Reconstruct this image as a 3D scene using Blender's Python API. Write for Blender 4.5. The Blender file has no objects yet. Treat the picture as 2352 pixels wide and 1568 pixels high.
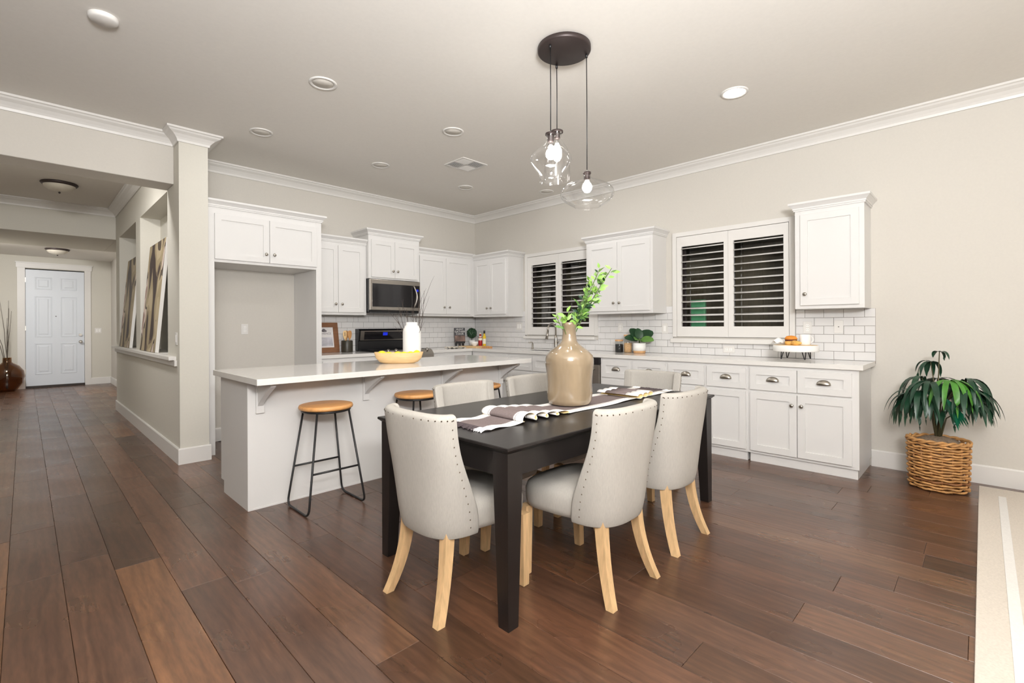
import bpy, bmesh, math, random
from mathutils import Vector, Matrix, Quaternion
rnd = random.Random(7)
C = bpy.context.scene.collection
R = math.radians
PI = math.pi

# ------------------------------------------------------------------ camera, world, exposure, lights
YAW = R(45.5)
cam_d = bpy.data.cameras.new('camera')
cam = bpy.data.objects.new('camera', cam_d); C.objects.link(cam)
cam_d.sensor_width = 36.0
cam_d.lens = 1100.0 / 2352.0 * 36.0
cam_d.shift_y = -(784.0 - 749.0) / 2352.0
cam_d.clip_start = 0.05; cam_d.clip_end = 100
rot = Matrix.Rotation(-YAW, 4, 'Z') @ Matrix.Rotation(PI/2, 4, 'X') @ Matrix.Rotation(R(-0.28), 4, 'Z')
cam.matrix_world = Matrix.Translation((0, 0, 1.24)) @ rot
bpy.context.scene.camera = cam

sc = bpy.context.scene
sc.view_settings.view_transform = 'Standard'
sc.view_settings.look = 'None'
sc.view_settings.gamma = 1.0
sc.view_settings.use_curve_mapping = False
sc.view_settings.exposure = 0.08
w = bpy.data.worlds.new('night'); sc.world = w; w.use_nodes = True
w.node_tree.nodes['Background'].inputs[0].default_value = (0.10, 0.13, 0.2, 1)
w.node_tree.nodes['Background'].inputs[1].default_value = 0.02

def area(name, loc, rot, size, power, col=(1, .95, .88), spread=PI):
    d = bpy.data.lights.new(name, 'AREA'); d.shape = 'DISK' if isinstance(size, float) else 'RECTANGLE'
    if isinstance(size, float): d.size = size
    else: d.size, d.size_y = size
    d.energy = power; d.color = col; d.spread = spread
    o = bpy.data.objects.new(name, d); o.location = loc; o.rotation_euler = rot; C.objects.link(o); return o

LIV = (1.0, 0.985, 0.975)
# unseen fill lights added over the living room behind the photographer
for (x, y, p) in ((-0.6, -1.4, 22), (1.6, -1.8, 8), (3.6, -1.8, 3), (-0.6, -3.2, 22), (1.6, -3.3, 18), (3.6, -3.3, 6)):
    area('living_room_fill', (x, y, 3.0), (0, 0, 0), 0.5, p, LIV)
# fill lights added under the kitchen ceiling, mostly at its unlit downlights
for (x, y, p) in ((1.55, 3.40, 5), (1.55, 4.70, 2.2), (2.78, 3.45, 6), (2.78, 4.75, 3), (4.0, 4.75, 4), (4.1, 3.3, 5)):
    area('kitchen_fill', (x, y, 3.02), (0, 0, 0), 0.14, p, LIV)
# photographer's flash bounced off the ceiling, and its soft direct part
area('bounced_flash', (-0.1, -0.8, 2.0), (PI - R(34), 0, -YAW), 0.8, 315, (.99, .99, 1))
area('flash_soft', (-0.8, -0.6, 2.3), (R(72), 0, -YAW + R(12)), 1.6, 52, (.985, .99, 1))
area('hall_fill', (0.0, 5.95, 3.0), (R(20), 0, 0), 0.3, 30, LIV)  # unseen fill added behind the beam to brighten the hall
area('foyer_fill', (-0.35, 11.15, 2.70), (R(35), 0, 0), 0.35, 62, LIV)  # added fill hidden past the header, aimed at the front door

# ------------------------------------------------------------------ materials
def lin(c):
    c = c / 255.0
    return c / 12.92 if c <= .04045 else ((c + .055) / 1.055) ** 2.4
def S(r, g, b): return (lin(r), lin(g), lin(b), 1)

MATS = {}
def mat(name, col, rough=.5, metal=0, spec=.5, noise=0, nscale=8, stretch=(1, 1, 1), bump=0, coat=0, emit=None, objcol=False, coord='Object', detail=3):
    m = bpy.data.materials.new(name); m.use_nodes = True; nt = m.node_tree; N = nt.nodes; L = nt.links
    b = N['Principled BSDF']
    b.inputs['Base Color'].default_value = col
    b.inputs['Roughness'].default_value = rough
    b.inputs['Metallic'].default_value = metal
    b.inputs['Specular IOR Level'].default_value = spec
    b.inputs['Coat Weight'].default_value = coat
    if emit: b.inputs['Emission Color'].default_value = emit[0]; b.inputs['Emission Strength'].default_value = emit[1]
    if noise or bump:
        tc = N.new('ShaderNodeTexCoord'); mp = N.new('ShaderNodeMapping'); mp.inputs['Scale'].default_value = stretch
        nz = N.new('ShaderNodeTexNoise'); nz.inputs['Scale'].default_value = nscale; nz.inputs['Detail'].default_value = detail
        L.new(tc.outputs[coord], mp.inputs[0]); L.new(mp.outputs[0], nz.inputs[0])
        if noise:
            mr = N.new('ShaderNodeMapRange'); mr.inputs[1].default_value = .3; mr.inputs[2].default_value = .7
            mr.inputs[3].default_value = 1 - noise; mr.inputs[4].default_value = 1 + noise
            mx = N.new('ShaderNodeMix'); mx.data_type = 'RGBA'; mx.blend_type = 'MULTIPLY'; mx.inputs[0].default_value = 1
            mx.inputs[6].default_value = col
            L.new(nz.outputs[0], mr.inputs[0]); L.new(mr.outputs[0], mx.inputs[7]); L.new(mx.outputs[2], b.inputs['Base Color'])
        if bump:
            bp = N.new('ShaderNodeBump'); bp.inputs['Strength'].default_value = bump; bp.inputs['Distance'].default_value = .002
            L.new(nz.outputs[0], bp.inputs['Height']); L.new(bp.outputs[0], b.inputs['Normal'])
    MATS[name] = m; return m

M_wall = mat('wall_paint', S(207, 202, 193), .85, noise=.012, nscale=60, bump=.12)
M_hall = mat('hall_paint', S(210, 206, 195), .85, noise=.012, nscale=60, bump=.12)
M_ceil = mat('ceiling_paint', S(230, 226, 219), .9, noise=.012, nscale=40, bump=.1)
M_trim = mat('trim_paint', S(224, 221, 216), .4)
M_cab = mat('cabinet_paint', S(220, 218, 215), .35, noise=.006, nscale=5)
M_door = mat('front_door_paint', S(222, 227, 233), .4)
M_quartz = mat('quartz', S(224, 221, 216), .1, noise=.012, nscale=30, spec=.5)
M_tile = mat('glazed_tile', S(222, 220, 218), .14, noise=.01, nscale=6)
M_grout = mat('grout', S(146, 136, 130), .9, noise=.05, nscale=60)
M_steel = mat('stainless', S(176, 170, 162), .3, metal=1, noise=.06, nscale=20, stretch=(1, 1, 30))
M_nickel = mat('brushed_nickel', S(172, 166, 156), .28, metal=1, noise=.03, nscale=30)
M_blackgl = mat('black_glass', S(26, 24, 26), .08, spec=.6, noise=.02)
M_black = mat('black_enamel', S(22, 22, 24), .25, noise=.02)
M_blackmetal = mat('black_metal', S(24, 23, 24), .45, noise=.05)
M_bronze = mat('dark_bronze', S(62, 52, 50), .45, metal=.4, noise=.05)
M_glow = mat('blue_display', S(10, 20, 120), .3, emit=(S(30, 60, 255), .5), noise=.01)
M_table = mat('espresso_wood', S(29, 25, 24), .34, noise=.18, nscale=6, stretch=(1, 14, 1), spec=.5, bump=.05)
M_oak = mat('pale_oak', S(214, 178, 132), .55, noise=.14, nscale=9, stretch=(6, 6, 1), bump=.1)
M_seatwood = mat('honey_wood', S(206, 150, 92), .45, noise=.16, nscale=5, stretch=(1, 10, 1), bump=.05)
M_bowl = mat('light_wood', S(226, 190, 138), .6, noise=.12, nscale=10, stretch=(1, 1, 5), bump=.08)
M_linen = mat('linen', S(172, 167, 159), .9, noise=.05, nscale=220, stretch=(1, 1, .15), bump=.25, spec=.2)
M_nail = mat('nailhead', S(96, 84, 70), .35, metal=.9, noise=.02)
M_lemon = mat('lemon', S(246, 226, 30), .45, noise=.05, nscale=20)
M_matte = mat('matte_white', S(244, 242, 238), .6, noise=.01, nscale=20)
M_branch = mat('dry_branch', S(78, 66, 60), .8, noise=.2, nscale=30)
M_branch2 = mat('grey_branch', S(96, 88, 78), .8, noise=.2, nscale=30)
M_rug = mat('rug_wool', S(212, 203, 191), .95, noise=.06, nscale=120, bump=.5, spec=.1)
M_rug2 = mat('rug_stripe', S(230, 227, 222), .95, noise=.04, nscale=120, bump=.5, spec=.1)
M_white = mat('white_cotton', S(243, 240, 236), .9, noise=.03, nscale=150, bump=.3, spec=.1)
M_greycl = mat('grey_cotton', S(122, 110, 108), .9, noise=.08, nscale=150, bump=.3, spec=.1)
M_gold = mat('cream_gold_cotton', S(226, 204, 150), .9, noise=.05, nscale=150, bump=.2, spec=.1)
M_darkcl = mat('dark_fringe', S(76, 66, 68), .95, noise=.1, nscale=150)
M_embro = mat('stitching', S(150, 142, 138), .9, noise=.4, nscale=300)
M_leaf1 = mat('leaf_fresh', S(140, 182, 84), .5, noise=.2, nscale=14)
M_leaf2 = mat('leaf_mid', S(98, 140, 66), .5, noise=.2, nscale=14)
M_leaf3 = mat('leaf_deep', S(34, 66, 40), .4, noise=.25, nscale=12)
M_leafd = mat('leaf_palm', S(26, 62, 42), .35, noise=.25, nscale=16, stretch=(1, 1, 1))
M_leafg = mat('leaf_palm_bright', S(70, 128, 44), .4, noise=.2, nscale=16)
M_leaft = mat('leaf_palm_teal', S(24, 120, 88), .35, noise=.2, nscale=16)
M_stemg = mat('stem_green', S(84, 104, 52), .6, noise=.2)
M_stemd = mat('palm_stalk', S(78, 72, 46), .6, noise=.3)
M_wick = mat('wicker', S(190, 140, 84), .5, noise=.25, nscale=18, bump=.1)
M_wick2 = mat('wicker_dark', S(140, 92, 52), .55, noise=.25, nscale=18)
M_moss = mat('dry_moss', S(128, 110, 92), .95, noise=.3, nscale=60, bump=.8)
M_red = mat('red_sauce', S(170, 30, 34), .25, noise=.1)
M_oil = mat('olive_oil', S(226, 190, 40), .15, noise=.05)
M_lab = mat('paper_label', S(232, 226, 206), .7, noise=.06, nscale=60)
M_darkjar = mat('dark_seeds', S(28, 27, 27), .6, noise=.3, nscale=90)
M_grain = mat('pale_beans', S(214, 170, 122), .7, noise=.2, nscale=90, bump=.6)
M_cork = mat('bamboo_lid', S(206, 160, 112), .6, noise=.12, nscale=20)
M_frame = mat('walnut_frame', S(128, 86, 56), .5, noise=.16, nscale=8, stretch=(1, 1, 6))
M_paper = mat('print_paper', S(222, 218, 216), .8, noise=.01)
M_ink = mat('grey_ink', S(120, 114, 118), .8, noise=.02)
M_wash = mat('washed_print', S(186, 184, 190), .8, noise=.22, nscale=14)
M_crock = mat('dark_crock', S(52, 48, 38), .4, noise=.1)
M_pastry = mat('pastry', S(232, 180, 96), .6, noise=.2, nscale=30)
M_pastry2 = mat('baked_crust', S(222, 140, 46), .5, noise=.2, nscale=30)
M_choc = mat('chocolate_filling', S(92, 40, 26), .5, noise=.1)
M_chalk = mat('book_slate', S(66, 66, 70), .6, noise=.1, nscale=20)
M_bphoto = mat('book_photo', S(120, 96, 86), .6, noise=.5, nscale=14)
M_fence = mat('fence_wood', S(118, 106, 86), .8, noise=.2, nscale=4, stretch=(8, 8, 1))
M_green = mat('pale_green_paint', S(130, 225, 165), .5, noise=.1, nscale=6)
M_ground = mat('outside_ground', S(70, 66, 60), .9, noise=.2)
M_seam = mat('threshold', S(52, 42, 36), .5, noise=.1)
M_frost = mat('frosted_glass', S(205, 198, 184), .4, noise=.04)
M_bulb = mat('bulb_lit', (1, 1, 1, 1), .4, emit=((1, .95, .88, 1), 45), noise=.001)
M_dl = mat('downlight_lit', (1, 1, 1, 1), .4, emit=((1, .95, .88, 1), 28), noise=.001)
M_dloff = mat('downlight_off', S(214, 209, 200), .5, noise=.01)
M_slot = mat('dark_slot', S(60, 56, 52), .6, noise=.02)
M_text = mat('lettering_white', S(232, 230, 226), .6, noise=.01)
M_towel = mat('striped_towel', S(208, 200, 186), .9, noise=.25, nscale=9, stretch=(1, 8, 1))
M_back = mat('niche_paint', S(206, 202, 190), .85, noise=.012, nscale=60, bump=.12)

def thin_glass(name, tint=(1, 1, 1, 1), rough=.02, edge=.45, base=.05):
    m = bpy.data.materials.new(name); m.use_nodes = True; nt = m.node_tree; N = nt.nodes; L = nt.links
    for n in list(N): N.remove(n)
    o = N.new('ShaderNodeOutputMaterial'); mx = N.new('ShaderNodeMixShader'); lw = N.new('ShaderNodeLayerWeight'); lw.inputs[0].default_value = .5
    pw = N.new('ShaderNodeMath'); pw.operation = 'POWER'; pw.inputs[1].default_value = 3.0
    ma = N.new('ShaderNodeMath'); ma.operation = 'MULTIPLY_ADD'; ma.inputs[1].default_value = edge; ma.inputs[2].default_value = base; ma.use_clamp = True
    tr = N.new('ShaderNodeBsdfTransparent'); tr.inputs[0].default_value = tint
    gl = N.new('ShaderNodeBsdfGlossy'); gl.inputs['Roughness'].default_value = rough
    L.new(lw.outputs['Facing'], pw.inputs[0]); L.new(pw.outputs[0], ma.inputs[0]); L.new(ma.outputs[0], mx.inputs[0])
    L.new(tr.outputs[0], mx.inputs[1]); L.new(gl.outputs[0], mx.inputs[2]); L.new(mx.outputs[0], o.inputs[0])
    MATS[name] = m; return m
M_glass = thin_glass('clear_glass', (.99, .99, .99, 1), .07, .85, .06)
M_pane = thin_glass('window_glass', (.95, .96, .95, 1), .01, .6, .05)
M_amber = thin_glass('amber_glass', (.66, .49, .30, 1), .06, .5, .06)
M_jar = thin_glass('jar_glass', (.92, .94, .93, 1), .03)

def wood_floor():
    m = bpy.data.materials.new('hardwood'); m.use_nodes = True; nt = m.node_tree; N = nt.nodes; L = nt.links
    b = N['Principled BSDF']
    tc = N.new('ShaderNodeTexCoord'); oi = N.new('ShaderNodeObjectInfo')
    mp = N.new('ShaderNodeMapping'); mp.inputs['Scale'].default_value = (1, .13, 1)
    ad = N.new('ShaderNodeVectorMath'); ad.operation = 'ADD'
    cb = N.new('ShaderNodeCombineXYZ'); ml = N.new('ShaderNodeMath'); ml.operation = 'MULTIPLY'; ml.inputs[1].default_value = 37
    L.new(oi.outputs['Random'], ml.inputs[0]); L.new(ml.outputs[0], cb.inputs[0]); L.new(ml.outputs[0], cb.inputs[1])
    L.new(tc.outputs['Object'], mp.inputs[0]); L.new(mp.outputs[0], ad.inputs[0]); L.new(cb.outputs[0], ad.inputs[1])
    n1 = N.new('ShaderNodeTexNoise'); n1.inputs['Scale'].default_value = 9; n1.inputs['Detail'].default_value = 5; n1.inputs['Distortion'].default_value = 1.2
    n2 = N.new('ShaderNodeTexNoise'); n2.inputs['Scale'].default_value = 90; n2.inputs['Detail'].default_value = 4
    n3 = N.new('ShaderNodeTexNoise'); n3.inputs['Scale'].default_value = 2.2; n3.inputs['Detail'].default_value = 2
    for n in (n1, n2): L.new(ad.outputs[0], n.inputs[0])
    L.new(tc.outputs['Object'], n3.inputs[0])
    wv = N.new('ShaderNodeTexWave'); wv.inputs['Scale'].default_value = 7; wv.inputs['Distortion'].default_value = 9; wv.inputs['Detail'].default_value = 3; wv.inputs['Detail Scale'].default_value = 1.4
    L.new(ad.outputs[0], wv.inputs[0])
    cr = N.new('ShaderNodeValToRGB')
    cr.color_ramp.elements[0].position = .32; cr.color_ramp.elements[0].color = (.76, .74, .74, 1)
    cr.color_ramp.elements[1].position = .66; cr.color_ramp.elements[1].color = (1.14, 1.13, 1.11, 1)
    L.new(n1.outputs[0], cr.inputs[0])
    mx = N.new('ShaderNodeMix'); mx.data_type = 'RGBA'; mx.blend_type = 'MULTIPLY'; mx.inputs[0].default_value = 1
    L.new(oi.outputs['Color'], mx.inputs[6]); L.new(cr.outputs[0], mx.inputs[7])
    mr = N.new('ShaderNodeMapRange'); mr.inputs[1].default_value = .3; mr.inputs[2].default_value = .7; mr.inputs[3].default_value = .78; mr.inputs[4].default_value = 1.2
    L.new(n2.outputs[0], mr.inputs[0])
    mx2 = N.new('ShaderNodeMix'); mx2.data_type = 'RGBA'; mx2.blend_type = 'MULTIPLY'; mx2.inputs[0].default_value = 1
    L.new(mx.outputs[2], mx2.inputs[6]); L.new(mr.outputs[0], mx2.inputs[7])
    mr2 = N.new('ShaderNodeMapRange'); mr2.inputs[3].default_value = .84; mr2.inputs[4].default_value = 1.1
    L.new(wv.outputs[0], mr2.inputs[0])
    mx3 = N.new('ShaderNodeMix'); mx3.data_type = 'RGBA'; mx3.blend_type = 'MULTIPLY'; mx3.inputs[0].default_value = 1
    L.new(mx2.outputs[2], mx3.inputs[6]); L.new(mr2.outputs[0], mx3.inputs[7])
    L.new(mx3.outputs[2], b.inputs['Base Color'])
    mr3 = N.new('ShaderNodeMapRange'); mr3.inputs[1].default_value = .3; mr3.inputs[2].default_value = .7; mr3.inputs[3].default_value = .25; mr3.inputs[4].default_value = .34
    L.new(n3.outputs[0], mr3.inputs[0]); L.new(mr3.outputs[0], b.inputs['Roughness'])
    bp = N.new('ShaderNodeBump'); bp.inputs['Strength'].default_value = .05; bp.inputs['Distance'].default_value = .001
    L.new(n2.outputs[0], bp.inputs['Height']); L.new(bp.outputs[0], b.inputs['Normal'])
    b.inputs['Specular IOR Level'].default_value = .85
    return m
M_floor = wood_floor()

def art_mat():
    m = bpy.data.materials.new('abstract_canvas'); m.use_nodes = True; nt = m.node_tree; N = nt.nodes; L = nt.links
    b = N['Principled BSDF']; b.inputs['Roughness'].default_value = .6
    tc = N.new('ShaderNodeTexCoord'); mp = N.new('ShaderNodeMapping'); mp.inputs['Scale'].default_value = (1, 1.3, .8)
    nz = N.new('ShaderNodeTexNoise'); nz.inputs['Scale'].default_value = 2.2; nz.inputs['Detail'].default_value = .6; nz.inputs['Distortion'].default_value = .7
    cr = N.new('ShaderNodeValToRGB'); cr.color_ramp.interpolation = 'CONSTANT'
    el = cr.color_ramp.elements
    el[0].position = 0; el[0].color = S(58, 42, 40)
    el[1].position = .42; el[1].color = S(112, 96, 78)
    for p, c in ((.46, S(162, 146, 114)), (.53, S(182, 166, 136)), (.59, S(86, 74, 62)), (.64, S(214, 196, 184)), (.70, S(150, 118, 106))):
        e = el.new(p); e.color = c
    L.new(tc.outputs['Object'], mp.inputs[0]); L.new(mp.outputs[0], nz.inputs[0]); L.new(nz.outputs[0], cr.inputs[0]); L.new(cr.outputs[0], b.inputs['Base Color'])
    return m
M_art = art_mat()

def vase_mat():
    m = mat('glazed_stoneware', S(146, 128, 104), .14, noise=.2, nscale=4, coat=.5, stretch=(2.2, 2.2, .7))
    return m
M_vase = vase_mat()

# ------------------------------------------------------------------ mesh helpers
class MB:
    def __init__(s): s.bm = bmesh.new(); s.mi = 0
    def box(s, x0, x1, y0, y1, z0, z1, bev=0, mi=None):
        vs = [s.bm.verts.new((x, y, z)) for z in (z0, z1) for y in (y0, y1) for x in (x0, x1)]
        fs = []
        for q in ((0, 2, 3, 1), (4, 5, 7, 6), (0, 1, 5, 4), (2, 6, 7, 3), (0, 4, 6, 2), (1, 3, 7, 5)):
            f = s.bm.faces.new([vs[i] for i in q]); f.material_index = s.mi if mi is None else mi; fs.append(f)
        if bev:
            es = set(e for f in fs for e in f.edges)
            bmesh.ops.bevel(s.bm, geom=list(es), offset=bev, segments=2, affect='EDGES', profile=.5)
        return s
    def lathe(s, prof, cx=0, cy=0, n=24, sx=1, sy=1, smooth=True, z0=0, cap=True):
        rings = []
        for (r, z) in prof:
            if r <= 1e-6: rings.append([s.bm.verts.new((cx, cy, z0 + z))])
            else: rings.append([s.bm.verts.new((cx + r * sx * math.cos(2*PI*i/n), cy + r * sy * math.sin(2*PI*i/n), z0 + z)) for i in range(n)])
        for a, b in zip(rings, rings[1:]):
            for i in range(n):
                j = (i + 1) % n
                if len(a) == 1 and len(b) == 1: continue
                if len(a) == 1: vs = [a[0], b[j], b[i]]
                elif len(b) == 1: vs = [a[i], a[j], b[0]]
                else: vs = [a[i], a[j], b[j], b[i]]
                f = s.bm.faces.new(vs); f.smooth = smooth; f.material_index = s.mi
        if cap:
            for rg, fl in ((rings[0], True), (rings[-1], False)):
                if len(rg) > 2:
                    f = s.bm.faces.new(rg[::-1] if fl else rg); f.material_index = s.mi
        return s
    def cyl(s, x, y, z0, z1, r, n=16, r2=None): return s.lathe([(r, z0), (r if r2 is None else r2, z1)], x, y, n)
    def tube(s, pts, r, n=8, closed=False, cap=True, rs=None, square=False):
        pts = [Vector(p) for p in pts]; N = len(pts); rings = []
        up = Vector((0, 0, 1)); prev = None
        for i, p in enumerate(pts):
            if closed: t = (pts[(i+1) % N] - pts[i-1]).normalized()
            elif i == 0: t = (pts[1] - p).normalized()
            elif i == N-1: t = (p - pts[i-1]).normalized()
            else: t = ((pts[i+1] - p).normalized() + (p - pts[i-1]).normalized()).normalized()
            if prev is None:
                a = up if abs(t.z) < .95 else Vector((0, 1, 0))
                u = (a - t * a.dot(t)).normalized()
            else:
                u = (prev - t * prev.dot(t)).normalized()
            prev = u; v = t.cross(u)
            rr = rs[i] if rs else r
            if square:
                co = [(1, 1), (-1, 1), (-1, -1), (1, -1)]
                rings.append([s.bm.verts.new(p + u * rr * a_ + v * rr * b_) for a_, b_ in co])
            else:
                rings.append([s.bm.verts.new(p + u * rr * math.cos(2*PI*k/n) + v * rr * math.sin(2*PI*k/n)) for k in range(n)])
        m = len(rings[0])
        pr = list(zip(rings, rings[1:])) + ([(rings[-1], rings[0])] if closed else [])
        for a, b in pr:
            for k in range(m):
                j = (k + 1) % m
                f = s.bm.faces.new([a[k], a[j], b[j], b[k]]); f.smooth = not square; f.material_index = s.mi
        if cap and not closed:
            f = s.bm.faces.new(rings[0][::-1]); f.material_index = s.mi
            f = s.bm.faces.new(rings[-1]); f.material_index = s.mi
        return s
    def grid(s, P, smooth=True, mi=None):
        V = [[s.bm.verts.new(p) for p in row] for row in P]
        for i in range(len(V)-1):
            for j in range(len(V[0])-1):
                f = s.bm.faces.new([V[i][j], V[i][j+1], V[i+1][j+1], V[i+1][j]]); f.smooth = smooth
                f.material_index = (mi(i, j) if callable(mi) else s.mi)
        return s
    def prism(s, poly, axis, a0, a1):
        # poly: list of 2D points; axis 'x','y','z' extruded from a0 to a1
        def mk(p, a):
            if axis == 'x': return (a, p[0], p[1])
            if axis == 'y': return (p[0], a, p[1])
            return (p[0], p[1], a)
        A = [s.bm.verts.new(mk(p, a0)) for p in poly]; B = [s.bm.verts.new(mk(p, a1)) for p in poly]
        n = len(poly)
        for i in range(n):
            j = (i+1) % n
            f = s.bm.faces.new([A[i], A[j], B[j], B[i]]); f.material_index = s.mi
        for ff in (A[::-1], B):
            f = s.bm.faces.new(ff); f.material_index = s.mi
        return s
    def sweep(s, path, prof, closed=False):
        # horizontal path (x,y); profile (outward to the right of travel, z)
        n = len(path); rows = []
        for i in range(n):
            def nrm(a, b):
                d = Vector((b[0]-a[0], b[1]-a[1])).normalized(); return Vector((d.y, -d.x))
            if i == 0 and not closed: m = nrm(path[0], path[1])
            elif i == n-1 and not closed: m = nrm(path[-2], path[-1])
            else:
                n1 = nrm(path[i-1], path[i]); n2 = nrm(path[i], path[(i+1) % n])
                m = (n1 + n2) / max(.2, 1 + n1.dot(n2))
            rows.append([s.bm.verts.new((path[i][0] + m.x*o, path[i][1] + m.y*o, z)) for o, z in prof])
        k = len(prof)
        for a, b in zip(rows, rows[1:]):
            for j in range(k):
                q = (j+1) % k
                f = s.bm.faces.new([a[j], a[q], b[q], b[j]]); f.material_index = s.mi
        s.bm.faces.new(rows[0][::-1]); s.bm.faces.new(rows[-1])
        return s
    def mesh(s, name):
        bmesh.ops.recalc_face_normals(s.bm, faces=s.bm.faces[:])
        me = bpy.data.meshes.new(name); s.bm.to_mesh(me); s.bm.free(); return me

def link(name, me, mats, parent=None, loc=None, rot=None):
    o = bpy.data.objects.new(name, me)
    if mats is not None and not me.materials:
        for m in (mats if isinstance(mats, (list, tuple)) else [mats]): me.materials.append(m)
    C.objects.link(o)
    if parent: o.parent = parent
    if loc: o.location = loc
    if rot: o.rotation_euler = rot
    return o
def part(name, mb, mats, parent, loc=None, rot=None, label=None, kind=None):
    o = link(name, mb.mesh(name) if isinstance(mb, MB) else mb, mats, parent, loc, rot)
    if label: o['label'] = label
    if kind: o['kind'] = kind
    return o
def struct(name, mb, mats, loc=None):
    o = link(name, mb.mesh(name), mats, None, loc); o['kind'] = 'structure'; return o
def thing(name, label, cat, loc=(0, 0, 0), rotz=0, group=None, mb=None, mats=None):
    if mb is None:
        o = bpy.data.objects.new(name, None); o.empty_display_size = .05; C.objects.link(o)
    else: o = link(name, mb.mesh(name), mats)
    o.location = loc; o.rotation_euler = (0, 0, rotz); o['label'] = label; o['category'] = cat
    if group: o['group'] = group
    return o
def dup(root, loc, rotz, label, group=None):
    def cp(o, par):
        c = o.copy(); C.objects.link(c); c.parent = par
        for ch in o.children: cp(ch, c)
        return c
    r = cp(root, None); r.location = loc; r.rotation_euler = (0, 0, rotz); r['label'] = label
    if group: r['group'] = group
    return r
def mod_soft(o, th=None, sub=0, off=0, matoff=0):
    if th:
        m = o.modifiers.new('thick', 'SOLIDIFY'); m.thickness = th; m.offset = off; m.use_even_offset = True; m.material_offset = matoff
    if sub:
        m = o.modifiers.new('soft', 'SUBSURF'); m.levels = sub; m.render_levels = sub

WX, BY, CZ = 5.22, 5.98, 3.04
CT = 0.918           # worktop height
# ================================================================== SETTING
# floor: base slab with each plank laid on it
PW = .1925
floor = struct('floor', MB().box(-3.0, 5.4, -4.2, 14.3, -.12, -.010), M_seam)
pid = 0
COLS = [S(92, 65, 49), S(84, 60, 46), S(100, 73, 55), S(96, 68, 52), S(80, 57, 43), S(89, 65, 51), S(112, 80, 56), S(86, 62, 49)]
for k in range(-4, 27):
    x0 = .128 + PW * k; x1 = x0 + PW
    if x0 > WX: break
    y0 = -.55 if x0 > .9 else 1.2
    y1 = BY if x0 > 1.0 else 14.1
    if x1 < -.5: y0 = 5.4
    x1c = min(x1, WX)
    spans = [(y0, y1)] + ([(9.45, 14.1)] if 1.0 < x0 < 1.37 else [])
    y = y0 - rnd.uniform(0, 1.0)
    if k == 1: y = 3.18 - 1.9
    if k == 2: y = 2.70 - 1.5
    y_end = spans[-1][1]
    while y < y_end:
        ln = rnd.choice((.8, 1.2, 1.5, 1.9, 1.9)) * rnd.uniform(.9, 1.05)
        if k == 1 and abs(y - 1.28) < .01: ln = 1.9
        if k == 2 and abs(y - 1.2) < .01: ln = 1.5
        if len(spans) > 1 and y >= spans[0][1] - .01 and y < 9.45: y = 9.45
        lim = y1 if y < y1 else y_end
        ya, yb = max(y, y0), min(y + ln, lim)
        y += ln
        if yb - ya < .12: continue
        mb = MB(); g = .0006
        zt = -.0006 * rnd.random()
        b = .0012
        X0, X1, Y0, Y1 = x0 + g, x1c - g, ya + g, yb - g
        cx, cy = (X0 + X1) / 2, (Y0 + Y1) / 2
        bm = mb.bm
        hw, hl = (X1 - X0) / 2, (Y1 - Y0) / 2
        lo = [bm.verts.new((sx*hw, sy*hl, -.010)) for sx, sy in ((-1, -1), (1, -1), (1, 1), (-1, 1))]
        md = [bm.verts.new((sx*hw, sy*hl, zt - b)) for sx, sy in ((-1, -1), (1, -1), (1, 1), (-1, 1))]
        hi = [bm.verts.new((sx*(hw - b), sy*(hl - b), zt)) for sx, sy in ((-1, -1), (1, -1), (1, 1), (-1, 1))]
        bm.faces.new(hi)
        for a, c in ((lo, md), (md, hi)):
            for i in range(4): bm.faces.new([a[i], a[(i+1) % 4], c[(i+1) % 4], c[i]])
        o = part('plank', mb, M_floor, floor, (cx, cy, 0))
        c = rnd.choice(COLS); f = rnd.uniform(.9, 1.1)
        o.color = (c[0]*f*1.02, c[1]*f*.95, c[2]*f*.88, 1)

ceil_mb = MB()
ceil_mb.box(-3.0, 5.4, -4.2, BY + .1, CZ, CZ + .1)
ceil_mb.box(-3.0, 1.4, BY + .1, 9.45, CZ, CZ + .1)
ceil_mb.box(-3.0, 1.4, 11.0, 14.2, 2.745, 2.845)
struct('ceiling', ceil_mb, M_ceil)

def wall_holes(axis, a, b, u0, u1, z0, z1, holes):
    """wall slab between a and b along axis; u is the other horizontal axis"""
    mb = MB(); us = sorted({u0, u1, *[h[0] for h in holes], *[h[1] for h in holes]}); zs = sorted({z0, z1, *[h[2] for h in holes], *[h[3] for h in holes]})
    for i in range(len(us)-1):
        run = None
        for j in range(len(zs)-1):
            cu, cz = (us[i]+us[i+1])/2, (zs[j]+zs[j+1])/2
            if any(h[0] < cu < h[1] and h[2] < cz < h[3] for h in holes): continue
            if axis == 'x': mb.box(a, b, us[i], us[i+1], zs[j], zs[j+1])
            else: mb.box(us[i], us[i+1], a, b, zs[j], zs[j+1])
    bmesh.ops.remove_doubles(mb.bm, verts=mb.bm.verts[:], dist=1e-5)
    return mb
W2 = (1.335, 2.48, 1.11, 2.24); W1 = (3.60, 4.784, 1.11, 2.25)
wall_right = struct('wall_right', wall_holes('x', WX, WX + .16, -4.2, BY + .16, 0, CZ, [W2, W1]), M_wall)
wall_back = struct('wall_back', MB().box(1.215, WX, BY, BY + .16, 0, CZ), M_wall)
struct('wall_front', MB().box(-3, 5.4, -4.35, -4.2, 0, CZ), M_wall)
struct('wall_left', MB().box(-3.15, -3.0, -4.2, 5.7, 0, CZ), M_wall)
# beam across the hall opening
beam = MB(); beam.box(-3.0, .985, 5.4, 5.70, 2.585, CZ, bev=.006)
struct('wall_beam', beam, M_wall)
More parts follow.
